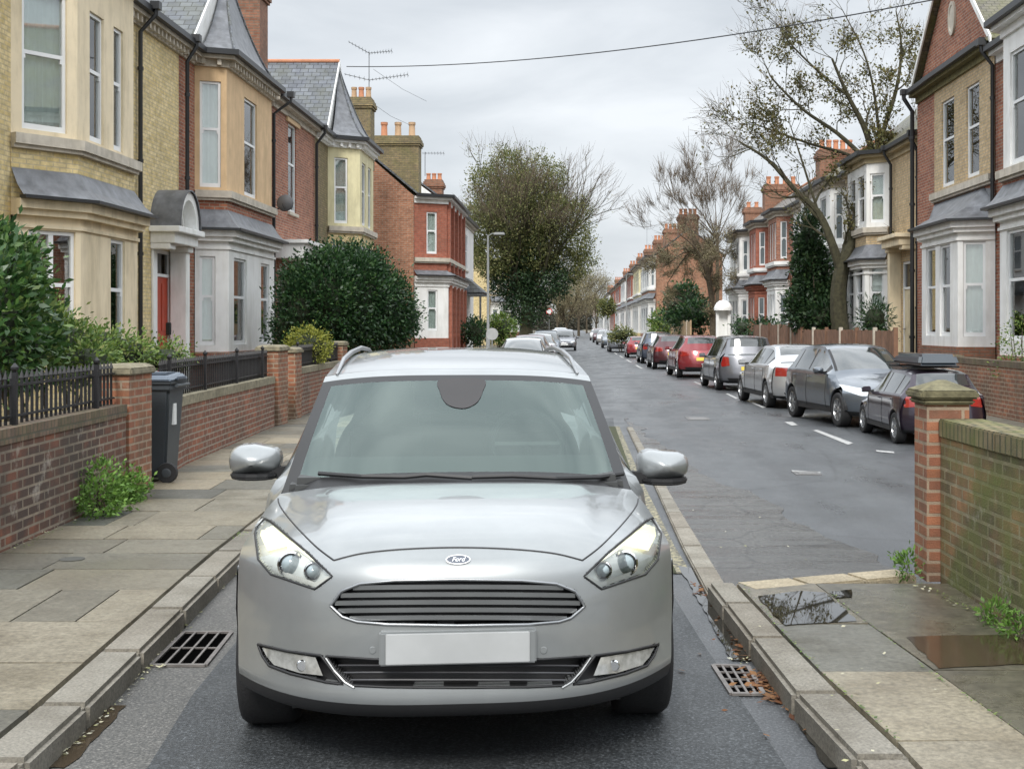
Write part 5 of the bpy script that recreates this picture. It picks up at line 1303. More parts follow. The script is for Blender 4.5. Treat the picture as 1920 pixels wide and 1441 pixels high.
h4, r4, f4 = terrace('gabled_house', 'orange brick end house with red upper bay and white lower bay beside the dark hedge', 'house', 1, -6.4, 51.3, 61.0, (51.4, 60.4, 1.25, .72, .7), 6.97, 3.8, W4,
    up=[[(.38,.70,4.66,6.35,'net')], [(.08,.2,4.6,6.4,'net'),(.34,.46,4.6,6.4,'net'),(.58,.7,4.6,6.4,'net'),(.82,.94,4.6,6.4,'net')], []],
    lo=[[(.38,.68,1.55,3.2,'net')], [(.08,.2,1.4,3.3,'net'),(.34,.46,1.4,3.3,'net')], []], gable=False, sillz=4.5, lroof=3.75, lowbase=1.25, dent=False, sk_h=.25)
chimney(r4, (-7.2, 52.6), 1.8, .9, 6.9, 9.5, 3, B_CHIMY, [POT, POTB, POTB], .62, along='x')
pil = MB()
for i in range(5): y = 52.4+i*1.75; pil.box(-5.15,-5.02,y-.14,y+.14,3.95,6.8); pil.box(-5.1,-4.95,y-.14,y+.14,.2,3.4)
pil.build('red_pilaster', B_RED2, h4)
h5, r5, f5 = flat_house('terraced_house', 'white painted house squeezed between the red bay and the street lamp', 'house', 1, -5.5, 61.0, 70.5, 7.1, 3.3, dict(wall=WHITE, roof=SLATE),
    [(62,63.6,4.6,6.4,'window',{}),(65,66.6,4.6,6.4,'window',{}),(62,63.6,1.2,3.2,'window',{}),(66,67,.4,3,'door',dict(col=BLACK))], detail=False)
pm = MB(); pm.box(-5.5,-4.6,64.6,68.2,3.3,3.45); pm.hexa([(-5.5,64.5,3.45),(-4.5,64.5,3.45),(-4.5,68.3,3.45),(-5.5,68.3,3.45)], [(-5.5,64.5,4.2),(-5.4,64.5,4.2),(-5.4,68.3,4.2),(-5.5,68.3,4.2)]); pm.tube([(-4.7,64.7,.1),(-4.7,64.7,3.3)], .06, 6); pm.build('dark_porch', SLATE, h5)
chimney(r5, (-6.7, 61.6), .85, .8, 7.6, 8.75, 3, B_CHIM, [POT], .35, along='x')
W6 = dict(wall=B_YEL, bay_up=CREAM, bay_low=WHITE, roof=SLATE)
far_left = [(-7.1, 108, 122, W6, 'distant yellow brick end house seen left of the big tree'), (-7.0, 122.1, 140, dict(wall=B_ORG, bay_up=B_ORG, bay_low=WHITE, roof=SLATE), 'distant orange brick house beyond the yellow end house'),
            (-6.9, 140.1, 165, dict(wall=B_RED, bay_up=WHITE, bay_low=WHITE, roof=SLATE), 'distant red brick house hidden largely by the big tree')]
std_up = [[(.25,.75,4.8,6.5,'net')], [(.12,.32,4.8,6.5,'net'),(.42,.6,4.8,6.5,'net'),(.7,.88,4.8,6.5,'net')], []]
std_lo = [[(.25,.75,1.3,3.2,'net')], [(.12,.32,1.3,3.2,'net'),(.42,.6,1.3,3.2,'net'),(.7,.88,1.3,3.2,'net')], []]
for (X, a, b, M_, lb) in far_left:
    terrace('terraced_house', lb, 'house', 1, X, a, b, (a+1, a+(b-a)*.6, .8, .4, .4), 7.4, 3.0, M_, std_up, std_lo, gable=False, detail=False, dent=False, depth=7, far=True)
# aerials, dish
AL = plain('aerial_metal', (.22,.23,.24), .5, .7)
def aerial(name, label, base, top, arms):
    root = thing(name, label, 'aerial', base, 'television aerials'); m = MB(); m.tube([base, top], .018, 6); m.build('mast', AL, root, uv=False)
    b = MB()
    for (z, a, c, n) in arms:
        p = Vector(base).lerp(Vector(top), z); a, c = Vector(a), Vector(c); b.tube([p+a, p+c], .014, 5)
        for i in range(n):
            q = p+a+(c-a)*(i/(n-1)); l_ = .12+.16*i/n; b.tube([q+Vector((0,-l_,.0)), q+Vector((0,l_,.0))], .008, 4); b.tube([q+Vector((0,0,-l_*.4)), q+Vector((0,0,l_*.4))], .006, 4)
    b.build('arms', AL, root, uv=False); return root
p0, p1 = P(692,188,48), P(692,98,48)
aerial('tv_aerial', 'double-armed television aerial on the dark chimney above the pointed slate roof', p0, p1, [(.98,(-.75,0,.42),(0,0,0),7),(.98,(0,0,0),(.85,0,.08),9),(.42,(-.9,0,.22),(0,0,0),6),(.42,(0,0,0),(1.45,0,.2),12)])
aerial('tv_aerial', 'small television aerial behind the three buff and orange chimney pots', P(797,330,58), P(797,285,58), [(.95,(-.1,0,0),(.85,0,0),8)])
aerial('tv_aerial', 'thin pole aerial over the distant red chimneys near the twiggy tree', P(1213,470,150), P(1213,412,150), [(.95,(-.8,0,0),(.5,0,0),5)])
d = thing('satellite_dish', 'small grey satellite dish on the corner of the red brick house', 'satellite dish', (-7.75,33.75,4.95)); m = MB()
m.lathe((-7.55,33.45,4.95), [(.02,.0),(.11,.015),(.2,.05),(.22,.07),(.2,.06),(.11,.025),(.02,.01)], 20, axis='y'); m.build('dish', plain('dish_grey', (.12,.12,.125), .5), d, smooth='all'); m = MB(); m.tube([(-8.0,33.9,4.8),(-7.7,33.6,4.82),(-7.55,33.5,4.95)], .02, 6); m.tube([(-7.55,33.45,4.8),(-7.55,33.2,4.9)], .012, 5); m.build('bracket', TRIM, d)
# ---------------- houses, right side
V1 = dict(wall=B_RED, bay_up=WHITE, bay_low=WHITE, roof=SLATEM, bay_brick=B_RED, plinth=B_RED, cornice=WHITE)
g1, q1, _ = terrace('terraced_house', 'red brick house with white framed windows at the right edge behind a thorny shrub', 'house', -1, 9.3, 17.0, 28.0, (19.5, 26.1, .7, .5, .5), 7.75, 3.3, V1,
    up=[[(.2,.8,4.9,7.1,'net')], [(.1,.3,4.9,7.1,'net'),(.38,.56,4.9,7.1,'net'),(.68,.93,4.9,7.1,'net')], []],
    lo=[[(.2,.8,1.45,3.6,'net')], [(.1,.3,1.45,3.6,'net'),(.38,.56,1.45,3.6,'net'),(.68,.93,1.45,3.6,'net')], []], sillz=4.82, lroof=4.05, gable=False, dent=False)
V2 = dict(wall=B_RED, bay_up=B_YEL2, bay_low=WHITE, roof=SLATEM, bay_brick=B_RED, plinth=B_CHIM, cornice=plain('mossy_cornice', (.16,.14,.06), .9, var=.4, scale=8))
g2, q2, _ = terrace('gabled_house', 'red brick gabled house with a small oval plaque and white ground floor bay', 'house', -1, 9.3, 28.0, 34.6, (28.2, 32.9, .7, .27, 1.55), 8.0, 3.3, V2,
    up=[[], [(.22,.43,5.2,7.35,'net'),(.64,.87,5.2,7.35,'right')], []],
    lo=[[(.26,.86,1.5,3.6,'net')], [(.20,.48,1.5,3.6,'net'),(.60,.88,1.5,3.6,'net')], []], sillz=5.1, lroof=4.05, gable=False, up_flat=True, sk_h=.85, lowbase=1.27, dent=False)
cross_gable(g2, q2, lambda s, p: (9.3-p, s), 28.0, 34.45, 8.0, 3.1, 4.5, SLATEM, None, side=-1)
gw = MB(); gw.prism([(0,0)], 0, 0) if False else None
gw.add([(9.28,28.05,8.0),(9.28,34.4,8.0),(9.28,31.22,10.95),(9.6,28.05,8.0),(9.6,34.4,8.0),(9.6,31.22,10.95)], [(0,1,2),(3,5,4),(0,3,4,1),(1,4,5,2),(2,5,3,0)]); gw.build('gable_wall', B_RED, g2)
ov = MB(); n = 28; c = (9.26, 31.3, 9.25)
ov.add([(c[0]+h, c[1]+.27*k*math.cos(2*math.pi*i/n), c[2]+.42*k*math.sin(2*math.pi*i/n)) for (h, k) in ((.02,1),(-.03,1),(-.03,.78),(-.01,.74)) for i in range(n)], [(j*n+i, j*n+(i+1)%n, (j+1)*n+(i+1)%n, (j+1)*n+i) for j in range(3) for i in range(n)]+[tuple(range(3*n,4*n))]); ov.build('oval_plaque', STONE, g2, smooth=40)
pipe(g2, 9.2, 34.75, .3, 8.0, (-.25,-.1), .06); pipe(g2, 9.2, 28.1, 4.2, 7.9, (-.25,0))
V3 = dict(wall=B_YEL2, bay_up=WHITE, bay_low=WHITE, roof=SLATEM, bay_brick=B_YEL2, cornice=TAN)
g3, q3, _ = terrace('terraced_house', 'tan brick house with a cream porch behind the big bare street tree', 'house', -1, 9.6, 34.9, 44.9, (38.9, 42.5, .6, .4, .5), 7.0, 2.6, V3,
    up=[[(.2,.85,4.9,6.4,'net')], [(.12,.45,4.9,6.4,'net'),(.58,.88,4.9,6.4,'net')], []], lo=[[(.2,.8,1.8,3.55,'net')], [(.12,.42,1.8,3.55,'net'),(.58,.88,1.8,3.55,'net')], []],
    flat=[(36.2,37.4,.6,3.6,'door',dict(col=plain('cream_door', (.6,.52,.36), .5), fan=.8))], sillz=4.75, lroof=3.75, gable=False, dent=False, depth=5.5)
portico(g3, 36.8, 1.9, 9.6, -1, .5, CREAM, 4.0); pipe(g3, 9.5, 35.3, .3, 7.0, (-.2,0), .06); pipe(g3, 9.5, 38.3, .3, 7.0, (-.2,0))
RR = [(44.95, 57.0, dict(wall=WHITE, bay_up=WHITE, bay_low=WHITE, roof=SLATEM), 'white painted house behind the ivy-covered tree'),
      (57.05, 63.6, dict(wall=B_RED, bay_up=B_RED, bay_low=WHITE, roof=SLATEB), 'red brick house beside the ivy mass with white window surrounds'),
      (63.65, 70.0, dict(wall=B_RED2, bay_up=B_RED2, bay_low=B_RED2, roof=SLATEB), 'bright red painted house with a small white door hood'),
      (70.05, 79.8, dict(wall=WHITE, bay_up=WHITE, bay_low=WHITE, roof=SLATEB), 'white and pink end house beside the twiggy tree')]
for (a, b, M_, lb) in RR:
    w = b-a; g, q, _ = terrace('terraced_house', lb, 'house', -1, 9.8, a, b, (a+.8, a+w*.62, .55, .4, .4), 7.0, 2.2, M_, std_up, std_lo, flat=[(a+w*.72, a+w*.72+1.1, .4, 3.1, 'door', dict(col=BLACK if a < 60 else DOOR_R))], gable=False, detail=False, dent=False, depth=5, far=True)
    if a < 50: chimney(q, (12.2, 59.5), 1.7, 1.0, 8.0, 9.9, 5, B_CHIM, [POT], .5, along='x')
    elif 57 < a < 60: chimney(q, (12.0, 74.0), 2.0, 1.0, 8.0, 9.9, 4, B_CHIM, [POT], .5, along='x')
    elif a > 70: chimney(q, (11.9, 85.0), 1.1, 1.0, 6.5, 9.6, 2, B_CHIM, [POT], .4, along='x')
FR = [(97,112,dict(wall=B_ORG, bay_up=WHITE, bay_low=WHITE, roof=SLATE, bay_brick=B_ORG),'white-bayed brick end house of the far terrace, nearest one'),
      (112,127,dict(wall=B_YEL, bay_up=CREAM2, bay_low=WHITE, roof=SLATE),'yellow fronted house second along the far terrace'),
      (127,143,dict(wall=B_RED, bay_up=B_RED2, bay_low=WHITE, roof=SLATEB),'red fronted house third along the far terrace'),
      (143,160,dict(wall=B_RED2, bay_up=WHITE, bay_low=WHITE, roof=SLATEB),'red house with white bay in the middle of the far terrace'),
      (160,180,dict(wall=B_RED, bay_up=B_RED2, bay_low=WHITE, roof=SLATEB),'dark red house beyond the middle of the far terrace'),
      (180,205,dict(wall=B_RED2, bay_up=B_RED2, bay_low=B_RED2, roof=SLATEB),'bright red house towards the far end of the terrace'),
      (205,245,dict(wall=B_RED, bay_up=WHITE, bay_low=WHITE, roof=SLATEB),'brick house with white bays towards the far end of the terrace'),
      (245,300,dict(wall=WHITE, bay_up=WHITE, bay_low=WHITE, roof=SLATEB),'last white house of the far terrace'),
      (300,400,dict(wall=B_RED, bay_up=B_ORG, bay_low=WHITE, roof=SLATEB),'last brick house at the far end of the street')]
for k, (a, b, M_, lb) in enumerate(FR):
    w = b-a; g, q, _ = terrace('terraced_house', lb, 'house', -1, 6.3, a+.02, b-.02, (a+.8, a+w*.8, .5, .4, .4), 7.1, 2.1, M_, std_up, std_lo, gable=False, detail=False, dent=False, depth=5, far=True)
    chimney(q, (8.75, a+.8), 1.5+.1*(k%2), 1.4, 8.0, 10.2+.0035*(a-90), 4, B_CHIM, [POT], .5, along='x')
# ---------------- garden walls, railings, piers (left)
seg = lambda pts, a, b: [(interp(pts,a),a)]+[(x,y) for x,y in pts if a < y < b]+[(interp(pts,b),b)]
LWb = [(x+.02,y) for x,y in LW]
w = lowwall('garden_wall', 'dark weathered brick wall at the left edge with a white number plate', seg(LWb, 3.5, 12.05), .99, .24, 1, B_DARK, B_SOLD)
railing('iron_railing', 'spiked black iron railing on the dark weathered wall at the left edge', seg(LWb, 3.5, 12.05), .99, 1.36, .12)
pier('brick_pier', 'bright brick pier standing beside the wheelie bin', -4.52, -4.2, 12.1, 12.75, 1.36, B_PIER, capm=COPE)
npl = MB(); npl.box(-4.265+.02,-4.255+.035,11.05,11.35,.80,.93); tag(npl.build('wall_plate', PLATEW, None, bevel=.004), 'small blank white plate fixed near the end of the dark brick wall', 'sign')
lowwall('garden_wall', 'low red brick wall with stone coping behind the wheelie bin', seg(LWb, 13.85, 20.6), .92, .22, 1, B_MID, COPE)
railing('iron_railing', 'spiked black iron railing on the low wall behind the wheelie bin', seg(LWb, 13.9, 20.6), .92, 1.33, .12)
pier('brick_pier', 'paired brick pier at the far end of the wall behind the wheelie bin', -5.1, -4.76, 20.65, 21.35, 1.42, B_PIER, capm=COPE)
pier('brick_pier', 'second pier of the pair, just beyond the wall behind the wheelie bin', -5.14, -4.82, 22.2, 22.7, 1.36, B_PIER, capm=COPE)
lowwall('garden_wall', 'third red brick wall running behind the silver people carrier', seg(LWb, 22.75, 28.0), .98, .22, 1, B_MID, COPE)
railing('iron_railing', 'spiked black iron railing below the yellow-green bush', seg(LWb, 22.75, 28.0), .98, 1.36, .12)
pier('brick_pier', 'small brick pier where the railings end beside the dark hedge', -5.35, -5.05, 28.05, 28.6, 1.4, B_PIER, capm=COPE)
# right foreground wall and pier
rl = [(2.33,8.12),(2.35,7.1),(2.40,6.3),(2.5,4.6)]
w = thing('garden_wall', 'mossy brick wall with soldier coping at the right edge beside the puddles', 'garden wall', (2.3,8,.12)); mb = MB(); mb.band(rl, .0, 1.02, 0, .26, -1); mb.build('brickwork', B_MOSS, w)
mb = MB(); mb.band(rl, 1.02, 1.135, -.014, .27, -1); mb.build('coping', B_SOLDG, w, bevel=.008)
pier('brick_pier', 'orange brick pier with a mossy pyramid cap at the end of the mossy wall', 2.245, 2.515, 8.13, 8.42, 1.345, B_PIER, 'pyramid')
# walls, fences behind parked cars
lowwall('garden_wall', 'orange brick wall across the road behind the dark plum car with roof box', [(7.5,29.5),(7.5,25.8)], 1.13, .22, 1, B_PIER, B_SOLD)
lowwall('garden_wall', 'orange brick wall with a dark coping at the right edge across the road', [(7.5,25.35),(7.5,19.0)], 1.12, .22, 1, B_PIER, B_SOLD)
pier('brick_pier', 'plain brick pier in the wall across the road', 7.42, 7.75, 25.4, 25.75, 1.16, B_PIER, capm=B_SOLD)
pier('brick_pier', 'narrow brick pier near the right edge across the road', 7.40, 7.70, 19.3, 19.6, 1.16, B_PIER, capm=B_SOLD)
def boardfence(name, label, x, y0, y1, z1, mat, bays, group='wooden panel fences'):
    root = thing(name, label, 'fence', (x, y0, .12), group); rg = random.Random(int(y0)); L_ = (y1-y0)/bays
    for k in range(bays):
        mb = MB(); a = y0+k*L_+.06; n = int((L_-.12)/.14)
        for i in range(n):
            q = a+(L_-.12)*i/n; t = rg.uniform(-.006,.006); mb.box(x-.012+t, x+.012+t, q, q+(L_-.12)/n*.96, .14, z1+rg.uniform(-.02,.02))
        mb.box(x+.014, x+.05, a, a+L_-.12, .5, .58); mb.box(x+.014, x+.05, a, a+L_-.12, z1-.35, z1-.27); mb.build('panel', mat, root)
    for k in range(bays+1):
        mb = MB(); q = y0+k*L_; mb.box(x-.05, x+.05, q-.05, q+.05, .1, z1+.08); mb.build('post', STONE if k % 2 else mat, root, bevel=.008)
    return root
boardfence('board_fence', 'brown board fence behind the silver saloon and under the bare tree', 7.5, 29.8, 44.0, 1.62, WOODF, 7)
boardfence('board_fence', 'brown board fence below the red painted house', 7.5, 44.4, 58.0, 1.78, WOODF, 6)
boardfence('board_fence', 'pale wooden fence beside the clipped bright green hedge', 6.6, 72.0, 88.0, 2.0, WOODL, 7)
# ---------------- wheelie bin
bn = thing('wheelie_bin', 'dark grey wheelie bin with a blue-grey lid beside the brick pier', 'wheelie bin', (-4.35,13.4,.12))
BING = plain('bin_grey', (.045,.053,.06), .45, var=.1); BINL = plain('bin_lid_blue', (.10,.125,.16), .4, var=.15)
x0, x1, y0, y1 = -4.55, -4.15, 13.15, 13.66
b = MB(); b.hexa([(x0+.04,y0+.06,.16),(x1-.06,y0+.06,.16),(x1-.06,y1-.05,.16),(x0+.04,y1-.05,.16)], [(x0,y0,1.12),(x1,y0,1.12),(x1,y1,1.12),(x0,y1,1.12)]); bb = b.build('body', BING, bn, bevel=.025, smooth=40)
b = MB(); b.box(x0-.03,x1+.03,y0-.03,y1+.03,1.12,1.16); b.box(x0-.02,x1+.02,y0-.02,y1+.02,1.06,1.12); b.build('rim', BING, bb, bevel=.012)
b = MB(); b.hexa([(x0-.035,y0-.05,1.162),(x1+.04,y0-.05,1.162),(x1+.04,y1+.05,1.162),(x0-.035,y1+.05,1.162)], [(x0+.02,y0,1.215),(x1-.03,y0,1.215),(x1-.03,y1,1.235),(x0+.02,y1,1.235)]); b.box(x0+.05,x1-.05,y0+.08,y1-.1,1.21,1.245); b.box(x1+.02,x1+.07,y0+.1,y1-.1,1.165,1.2)
b.build('lid', BINL, bn, bevel=.02, smooth=40)
b = MB(); b.tube([(x1+.06,y0+.05,1.11),(x1+.06,y1-.05,1.11)], .018, 8); b.build('handle', BING, bn)
for (xx, yy, sg) in ((x1-.02,y0+.0,-1),(x0+.05,y0-.02,-1)):
    b = MB(); b.lathe((xx,yy,.22), [(.10,-.03),(.105,-.02),(.105,.02),(.10,.03),(.06,.03),(.055,.02),(.02,.03)] if True else [], 20, axis='y'); wl = b.build('wheel', TYRE, bn, smooth=40)
    b = MB(); b.lathe((xx,yy,.22), [(.05,-.036),(.035,-.04),(.0,-.042)], 12, axis='y'); b.build('hub', BING, wl)
b = MB(); b.box(x1-.045,x1+.0,y0+.16,y0+.24,.70,.92); b.build('label', PLATEW, bb)
# ---------------- drains
drain('drain_grate', 'large square-barred gutter grate beside the left kerb', [(283,1250),(385,1250),(434,1188),(345,1188)], 3, 1)
drain('drain_grate', 'small rusty gutter grate among brown leaves by the right kerb', [(1372,1304),(1432,1304),(1402,1252),(1337,1250)], 3, 3)
def cover(label, px, py, w, l, z=.007, rz=.0, mat=None):
    c = G(px, py, z); root = thing('manhole_cover', label, 'manhole cover', c); m = MB(); m.box(c.x-w/2, c.x+w/2, c.y-l/2, c.y+l/2, z-.02, z); m.build('frame', mat or plain('worn_iron', (.16,.155,.15), .45, .5, var=.3, scale=20), root)
    m = MB(); m.box(c.x-w/2+.05, c.x+w/2-.05, c.y-l/2+.05, c.y+l/2-.05, z, z+.004); m.build('lid', plain('cover_iron', (.2,.195,.19), .4, .3, var=.3, scale=30), root)
cover('pale rectangular cover set in the road beyond the wing mirror', 1308, 784, .42, .75)
cover('worn cover in the road nearer the broken surface', 1512, 886, .30, .35)
cv = G(135, 1047, .124); m = MB(); m.lathe((cv.x, cv.y, .122), [(.085,0),(.085,.003),(.06,.0045),(.0,.0045)], 20); tag(m.build('stopcock_cover', plain('cover_iron2', (.07,.07,.06), .7)), 'small round water stopcock cover set in a left paving slab', 'water cover')
# ---------------- cars
make_hero()
CC = {'plum': paint('plum_paint', (.035,.025,.04), .5, .3), 'dkgrey': paint('dark_grey_paint', (.12,.14,.165), .5, .3), 'silver': paint('parked_silver_paint', (.52,.53,.54), .6, .3), 'grey': paint('mid_grey_paint', (.20,.205,.225), .6, .3), 'red': paint('red_paint', (.25,.028,.034), .3, .25),
      'maroon': paint('maroon_paint', (.09,.025,.03), .4, .3), 'black': paint('black_car_paint', (.018,.02,.028), .3, .25), 'white': paint('white_car_paint', (.62,.63,.63), 0, .3), 'blue': paint('grey_blue_paint', (.10,.12,.16), .5, .3)}
def park(kind, col, cx, cy, away, label, sc_=.92, hd=0.0, hi=True):
    L_ = dict(hatch=4.17, sedan=4.62, mpv=4.42)[kind]*sc_
    rz = hd+(math.pi if away else 0); d = Vector((-math.sin(hd), math.cos(hd), 0)); c = Vector((cx, cy, 0)); loc = c+d*(L_/2 if away else -L_/2)
    root = thing('parked_car', label, 'car', loc, 'cars parked along the kerbs', rz, local=True); root.scale = (sc_,)*3
    sh = make_car(root, kind, CC[col], hi); return root, sh
rb, sh = park('hatch', 'plum', 5.34, 19.85, True, 'dark plum hatchback with a roof box, partly hidden by the pyramid-capped pier', .74, .02)
m = MB(); m.hexa([(-.42,1.5,1.55),(.42,1.5,1.55),(.42,3.6,1.55),(-.42,3.6,1.55)], [(-.36,1.75,1.76),(.36,1.75,1.76),(.36,3.5,1.78),(-.36,3.5,1.78)])
rbx = m.build('roof_box', plain('roof_box_plastic', (.03,.045,.06), .35, coat=.5), rb, bevel=.06, smooth=40)
for yy in (2.0, 3.0): m = MB(); m.box(-.58,.58,yy-.03,yy+.03,1.49,1.53); m.build('roof_bar', TRIM, rb, bevel=.005)
park('hatch', 'dkgrey', 5.15, 23.3, False, 'dark grey saloon facing the viewer between the silver saloon and the roof box car', .95, .15)
park('sedan', 'silver', 4.80, 28.5, True, 'silver saloon with orange-red tail lights seen from behind', .93, .08)
park('mpv', 'grey', 4.60, 36.0, True, 'grey people carrier parked between the red hatchback and silver saloon', .92, .05)
park('hatch', 'red', 4.25, 44.6, True, 'bright red hatchback seen from behind', .97, .05)
park('hatch', 'maroon', 3.98, 53.2, True, 'dark maroon hatchback in front of the bright red one', .95, .03)
park('mpv', 'blue', 3.92, 61.0, True, 'grey-blue people carrier beyond the dark maroon car', .92, .02)
park('hatch', 'red', 3.62, 72.0, True, 'small red car beyond the grey-blue people carrier', .8, .01)
park('sedan', 'grey', 3.25, 88.0, False, 'grey saloon beyond the small red car, facing the viewer', 1.0, .01, False)
park('hatch', 'dkgrey', 3.1, 104.0, False, 'dark hatchback far down the kerb opposite', .95, 0, False)
park('hatch', 'silver', 3.0, 122.0, False, 'pale hatchback far down the kerb opposite', .95, 0, False)
park('mpv', 'maroon', 2.95, 140.0, False, 'maroon people carrier far down the kerb opposite', .95, 0, False)
park('hatch', 'white', 2.9, 162.0, False, 'white hatchback farthest down the kerb opposite', .95, 0, False)
park('sedan', 'white', -1.63, 42.0, False, 'white saloon roof showing just above the silver people carrier', .95, .0)
park('hatch', 'maroon', -1.72, 51.0, False, 'maroon hatchback just behind the white saloon', .95, .0)
park('hatch', 'silver', -1.6, 60.0, False, 'pale hatchback behind the maroon one on the lamp post side', .95, .0, False)
park('mpv', 'dkgrey', -1.55, 72.0, False, 'dark people carrier on the lamp post side', .95, .0, False)
park('mpv', 'grey', -.62, 93.0, False, 'grey car standing out in the road beyond the white saloon', .95, .0)
park('hatch', 'white', -1.3, 110.0, False, 'white hatchback beyond the grey car in the road', 1.0, .0, False)
park('mpv', 'silver', -1.35, 135.0, False, 'silver people carrier far away under the big tree', 1.0, .0, False)
park('hatch', 'black', -1.3, 160.0, False, 'black hatchback far away beyond the big tree', 1.0, .0, False)
# ---------------- lamp, signs, wires
def lamp(name, label, x, y, h):
    root = thing(name, label, 'street lamp', (x,y,.12), 'street lamps'); m = MB(); m.tube([(x,y,.1),(x,y,1.4),(x,y,1.45),(x,y,h)], [.085,.08,.055,.04], 10); m.build('post', plain('lamp_grey', (.24,.25,.25), .6), root, smooth=40)
    m = MB(); m.tube([(x,y,h-.05),(x+.15,y,h+.05),(x+.5,y,h+.08)], .022, 6); m.build('arm', MATS['lamp_grey'], root); m = MB(); m.hexa([(x+.2,y-.08,h),(x+.65,y-.08,h),(x+.65,y+.08,h),(x+.2,y+.08,h)], [(x+.25,y-.06,h+.1),(x+.6,y-.06,h+.1),(x+.6,y+.06,h+.1),(x+.25,y+.06,h+.1)]); m.build('lamp_head', MATS['lamp_grey'], root, bevel=.02)
lamp('street_lamp', 'grey street lamp post in front of the white house', -3.2, 48, 5.15)
lamp('street_lamp', 'distant slim lamp post by the far terrace', 4.9, 118, 6.5)
def sign(name, label, x, y, z, r, mats, h0=.1, sides=24, poster=None, cat='road sign'):
    root = thing(name, label, cat, (x,y,h0)); m = MB(); m.tube([(x,y+.03,h0),(x,y+.03,z+r)], .03, 6); m.build('post', MATS['lamp_grey'], root)
    m = MB(); m.lathe((x,y,z), [(r,.0),(r,-.012)], sides, axis='y'); m.build('disc', mats[0], root); 
    if len(mats) > 1: m = MB(); m.lathe((x,y-.014,z), [(r*.75,.0),(r*.75,-.003)], sides, axis='y'); m.build('face', mats[1], root)
sign('round_sign', 'grey back of a small round sign near the lamp post', -2.95, 46.5, 1.45, .22, [plain('sign_back', (.4,.41,.41), .5)])
sign('road_sign', 'small red and white round road sign far away beside the big tree trunk', -2.55, 135, 3.3, .34, [plain('sign_red', (.6,.05,.04), .5), PLATEW])
cb = thing('overhead_cable', 'dark telephone cable sagging across the sky between the two rows of houses', 'cable', P(650,125,48)); a, b_ = P(650,125,48), P(1750,0,30); m = MB()
m.tube([a.lerp(b_, t/24)+Vector((0,0,-1.1*(t/24)*(1-t/24)*1.6)) for t in range(25)], .017, 5); m.build('wire', BLACK, cb, uv=False)
for (pa, pb, lb) in (((693,190,48),(770,235,52),'thin drop wire between the two chimneys on the left'),((700,130,48),(800,190,60),'thin faint wire from the double aerial')):
    a, b_ = P(*pa), P(*pb); cb = thing('drop_wire', lb, 'cable', a); m = MB(); m.tube([a, (a+b_)/2-Vector((0,0,.1)), b_], .008, 4); m.build('wire', AL, cb, uv=False)
wp = thing('white_porch', 'small white domed porch post beside the twiggy tree', 'porch', P(1356,640,62)); c = P(1356,640,62); c.z = .12; m = MB()
for sx in (-.28,.28):
    m.box(c.x+sx-.07, c.x+sx+.07, c.y-.07, c.y+.07, .12, 2.5)
m.box(c.x-.25,c.x+.25,c.y+.1,c.y+.14,.12,2.5); m.lathe((c.x,c.y,2.5), [(.45,0),(.45,.12),(.42,.2),(.33,.36),(.18,.47),(.02,.5)], 18); m.build('canopy', WHITE, wp, smooth=40)
# ============================================================ PLANTS
E = lambda px, py, Y, rx, ry, rz: (*P(px, py, Y), rx, ry, rz)
shrub('laurel_bush', 'tall glossy laurel bush at the left edge behind the spiked railing', [E(-50,600,11.5,.58,.6,.75),E(5,530,12.0,.34,.5,.48),E(40,650,12.4,.32,.5,.38),E(-70,490,12,.5,.5,.55),E(40,500,12.8,.18,.3,.38)], LAUREL, 900, 12, .07, .095, .42, base=(-5.3,12), stems=10)
shrub('garden_bush', 'loose mid green bush beside the laurel with a few bare sprigs', [E(125,655,13.5,.40,.5,.34),E(90,610,14,.22,.4,.30),E(165,680,13.0,.3,.4,.22)], GARD, 380, 12, .06, .06, .45, base=(-5.3,13.5), stems=9)
shrub('garden_bush', 'low yellowish green bush showing over the wheelie bin', [E(225,660,15,.40,.5,.24),E(300,672,16,.40,.5,.18),E(190,650,14.5,.25,.4,.26)], GARD, 300, 11, .06, .055, .45, base=(-5.4,15), stems=6)
HC = P(640,560,31)
hell = [E(610,570,30,.80,1.3,1.15),E(568,590,29.5,.5,1.1,.95),E(660,560,31,1.0,1.3,1.25),E(715,580,32,.75,1.2,1.05),E(740,610,32.5,.45,1.0,.7),E(625,502,30.5,.55,.9,.5),E(690,515,31.5,.45,.8,.5),E(655,490,31,.25,.5,.4),E(590,485,30,.2,.4,.3),E(545,545,29.5,.3,.6,.5),E(735,545,32,.3,.6,.35),E(705,495,31.5,.18,.4,.25),E(540,620,29.3,.35,.7,.6),E(765,600,32.5,.22,.6,.4),E(572,510,30,.35,.8,.4)]
shrub('evergreen_hedge', 'big dark evergreen bush filling the front garden beside the white bay', hell, EVERG, 3600, 13, .12, .095, .5, base=(HC.x,31), stems=10, cat='shrub')
shrub('round_bush', 'small yellow-green domed bush behind the black railing', [E(578,650,25.2,.44,.45,.36)], LIME, 320, 12, .045, .05, .5, stems=5)
shrub('round_bush', 'dark round bush beside the lamp post', [E(890,622,57,.55,.6,.6)], EVERG, 160, 10, .09, .12, .5, stems=4)
shrub('round_bush', 'brighter green bush to the right of the lamp post', [E(938,618,60,.72,.8,.7)], GARD, 220, 10, .09, .13, .5, stems=4)
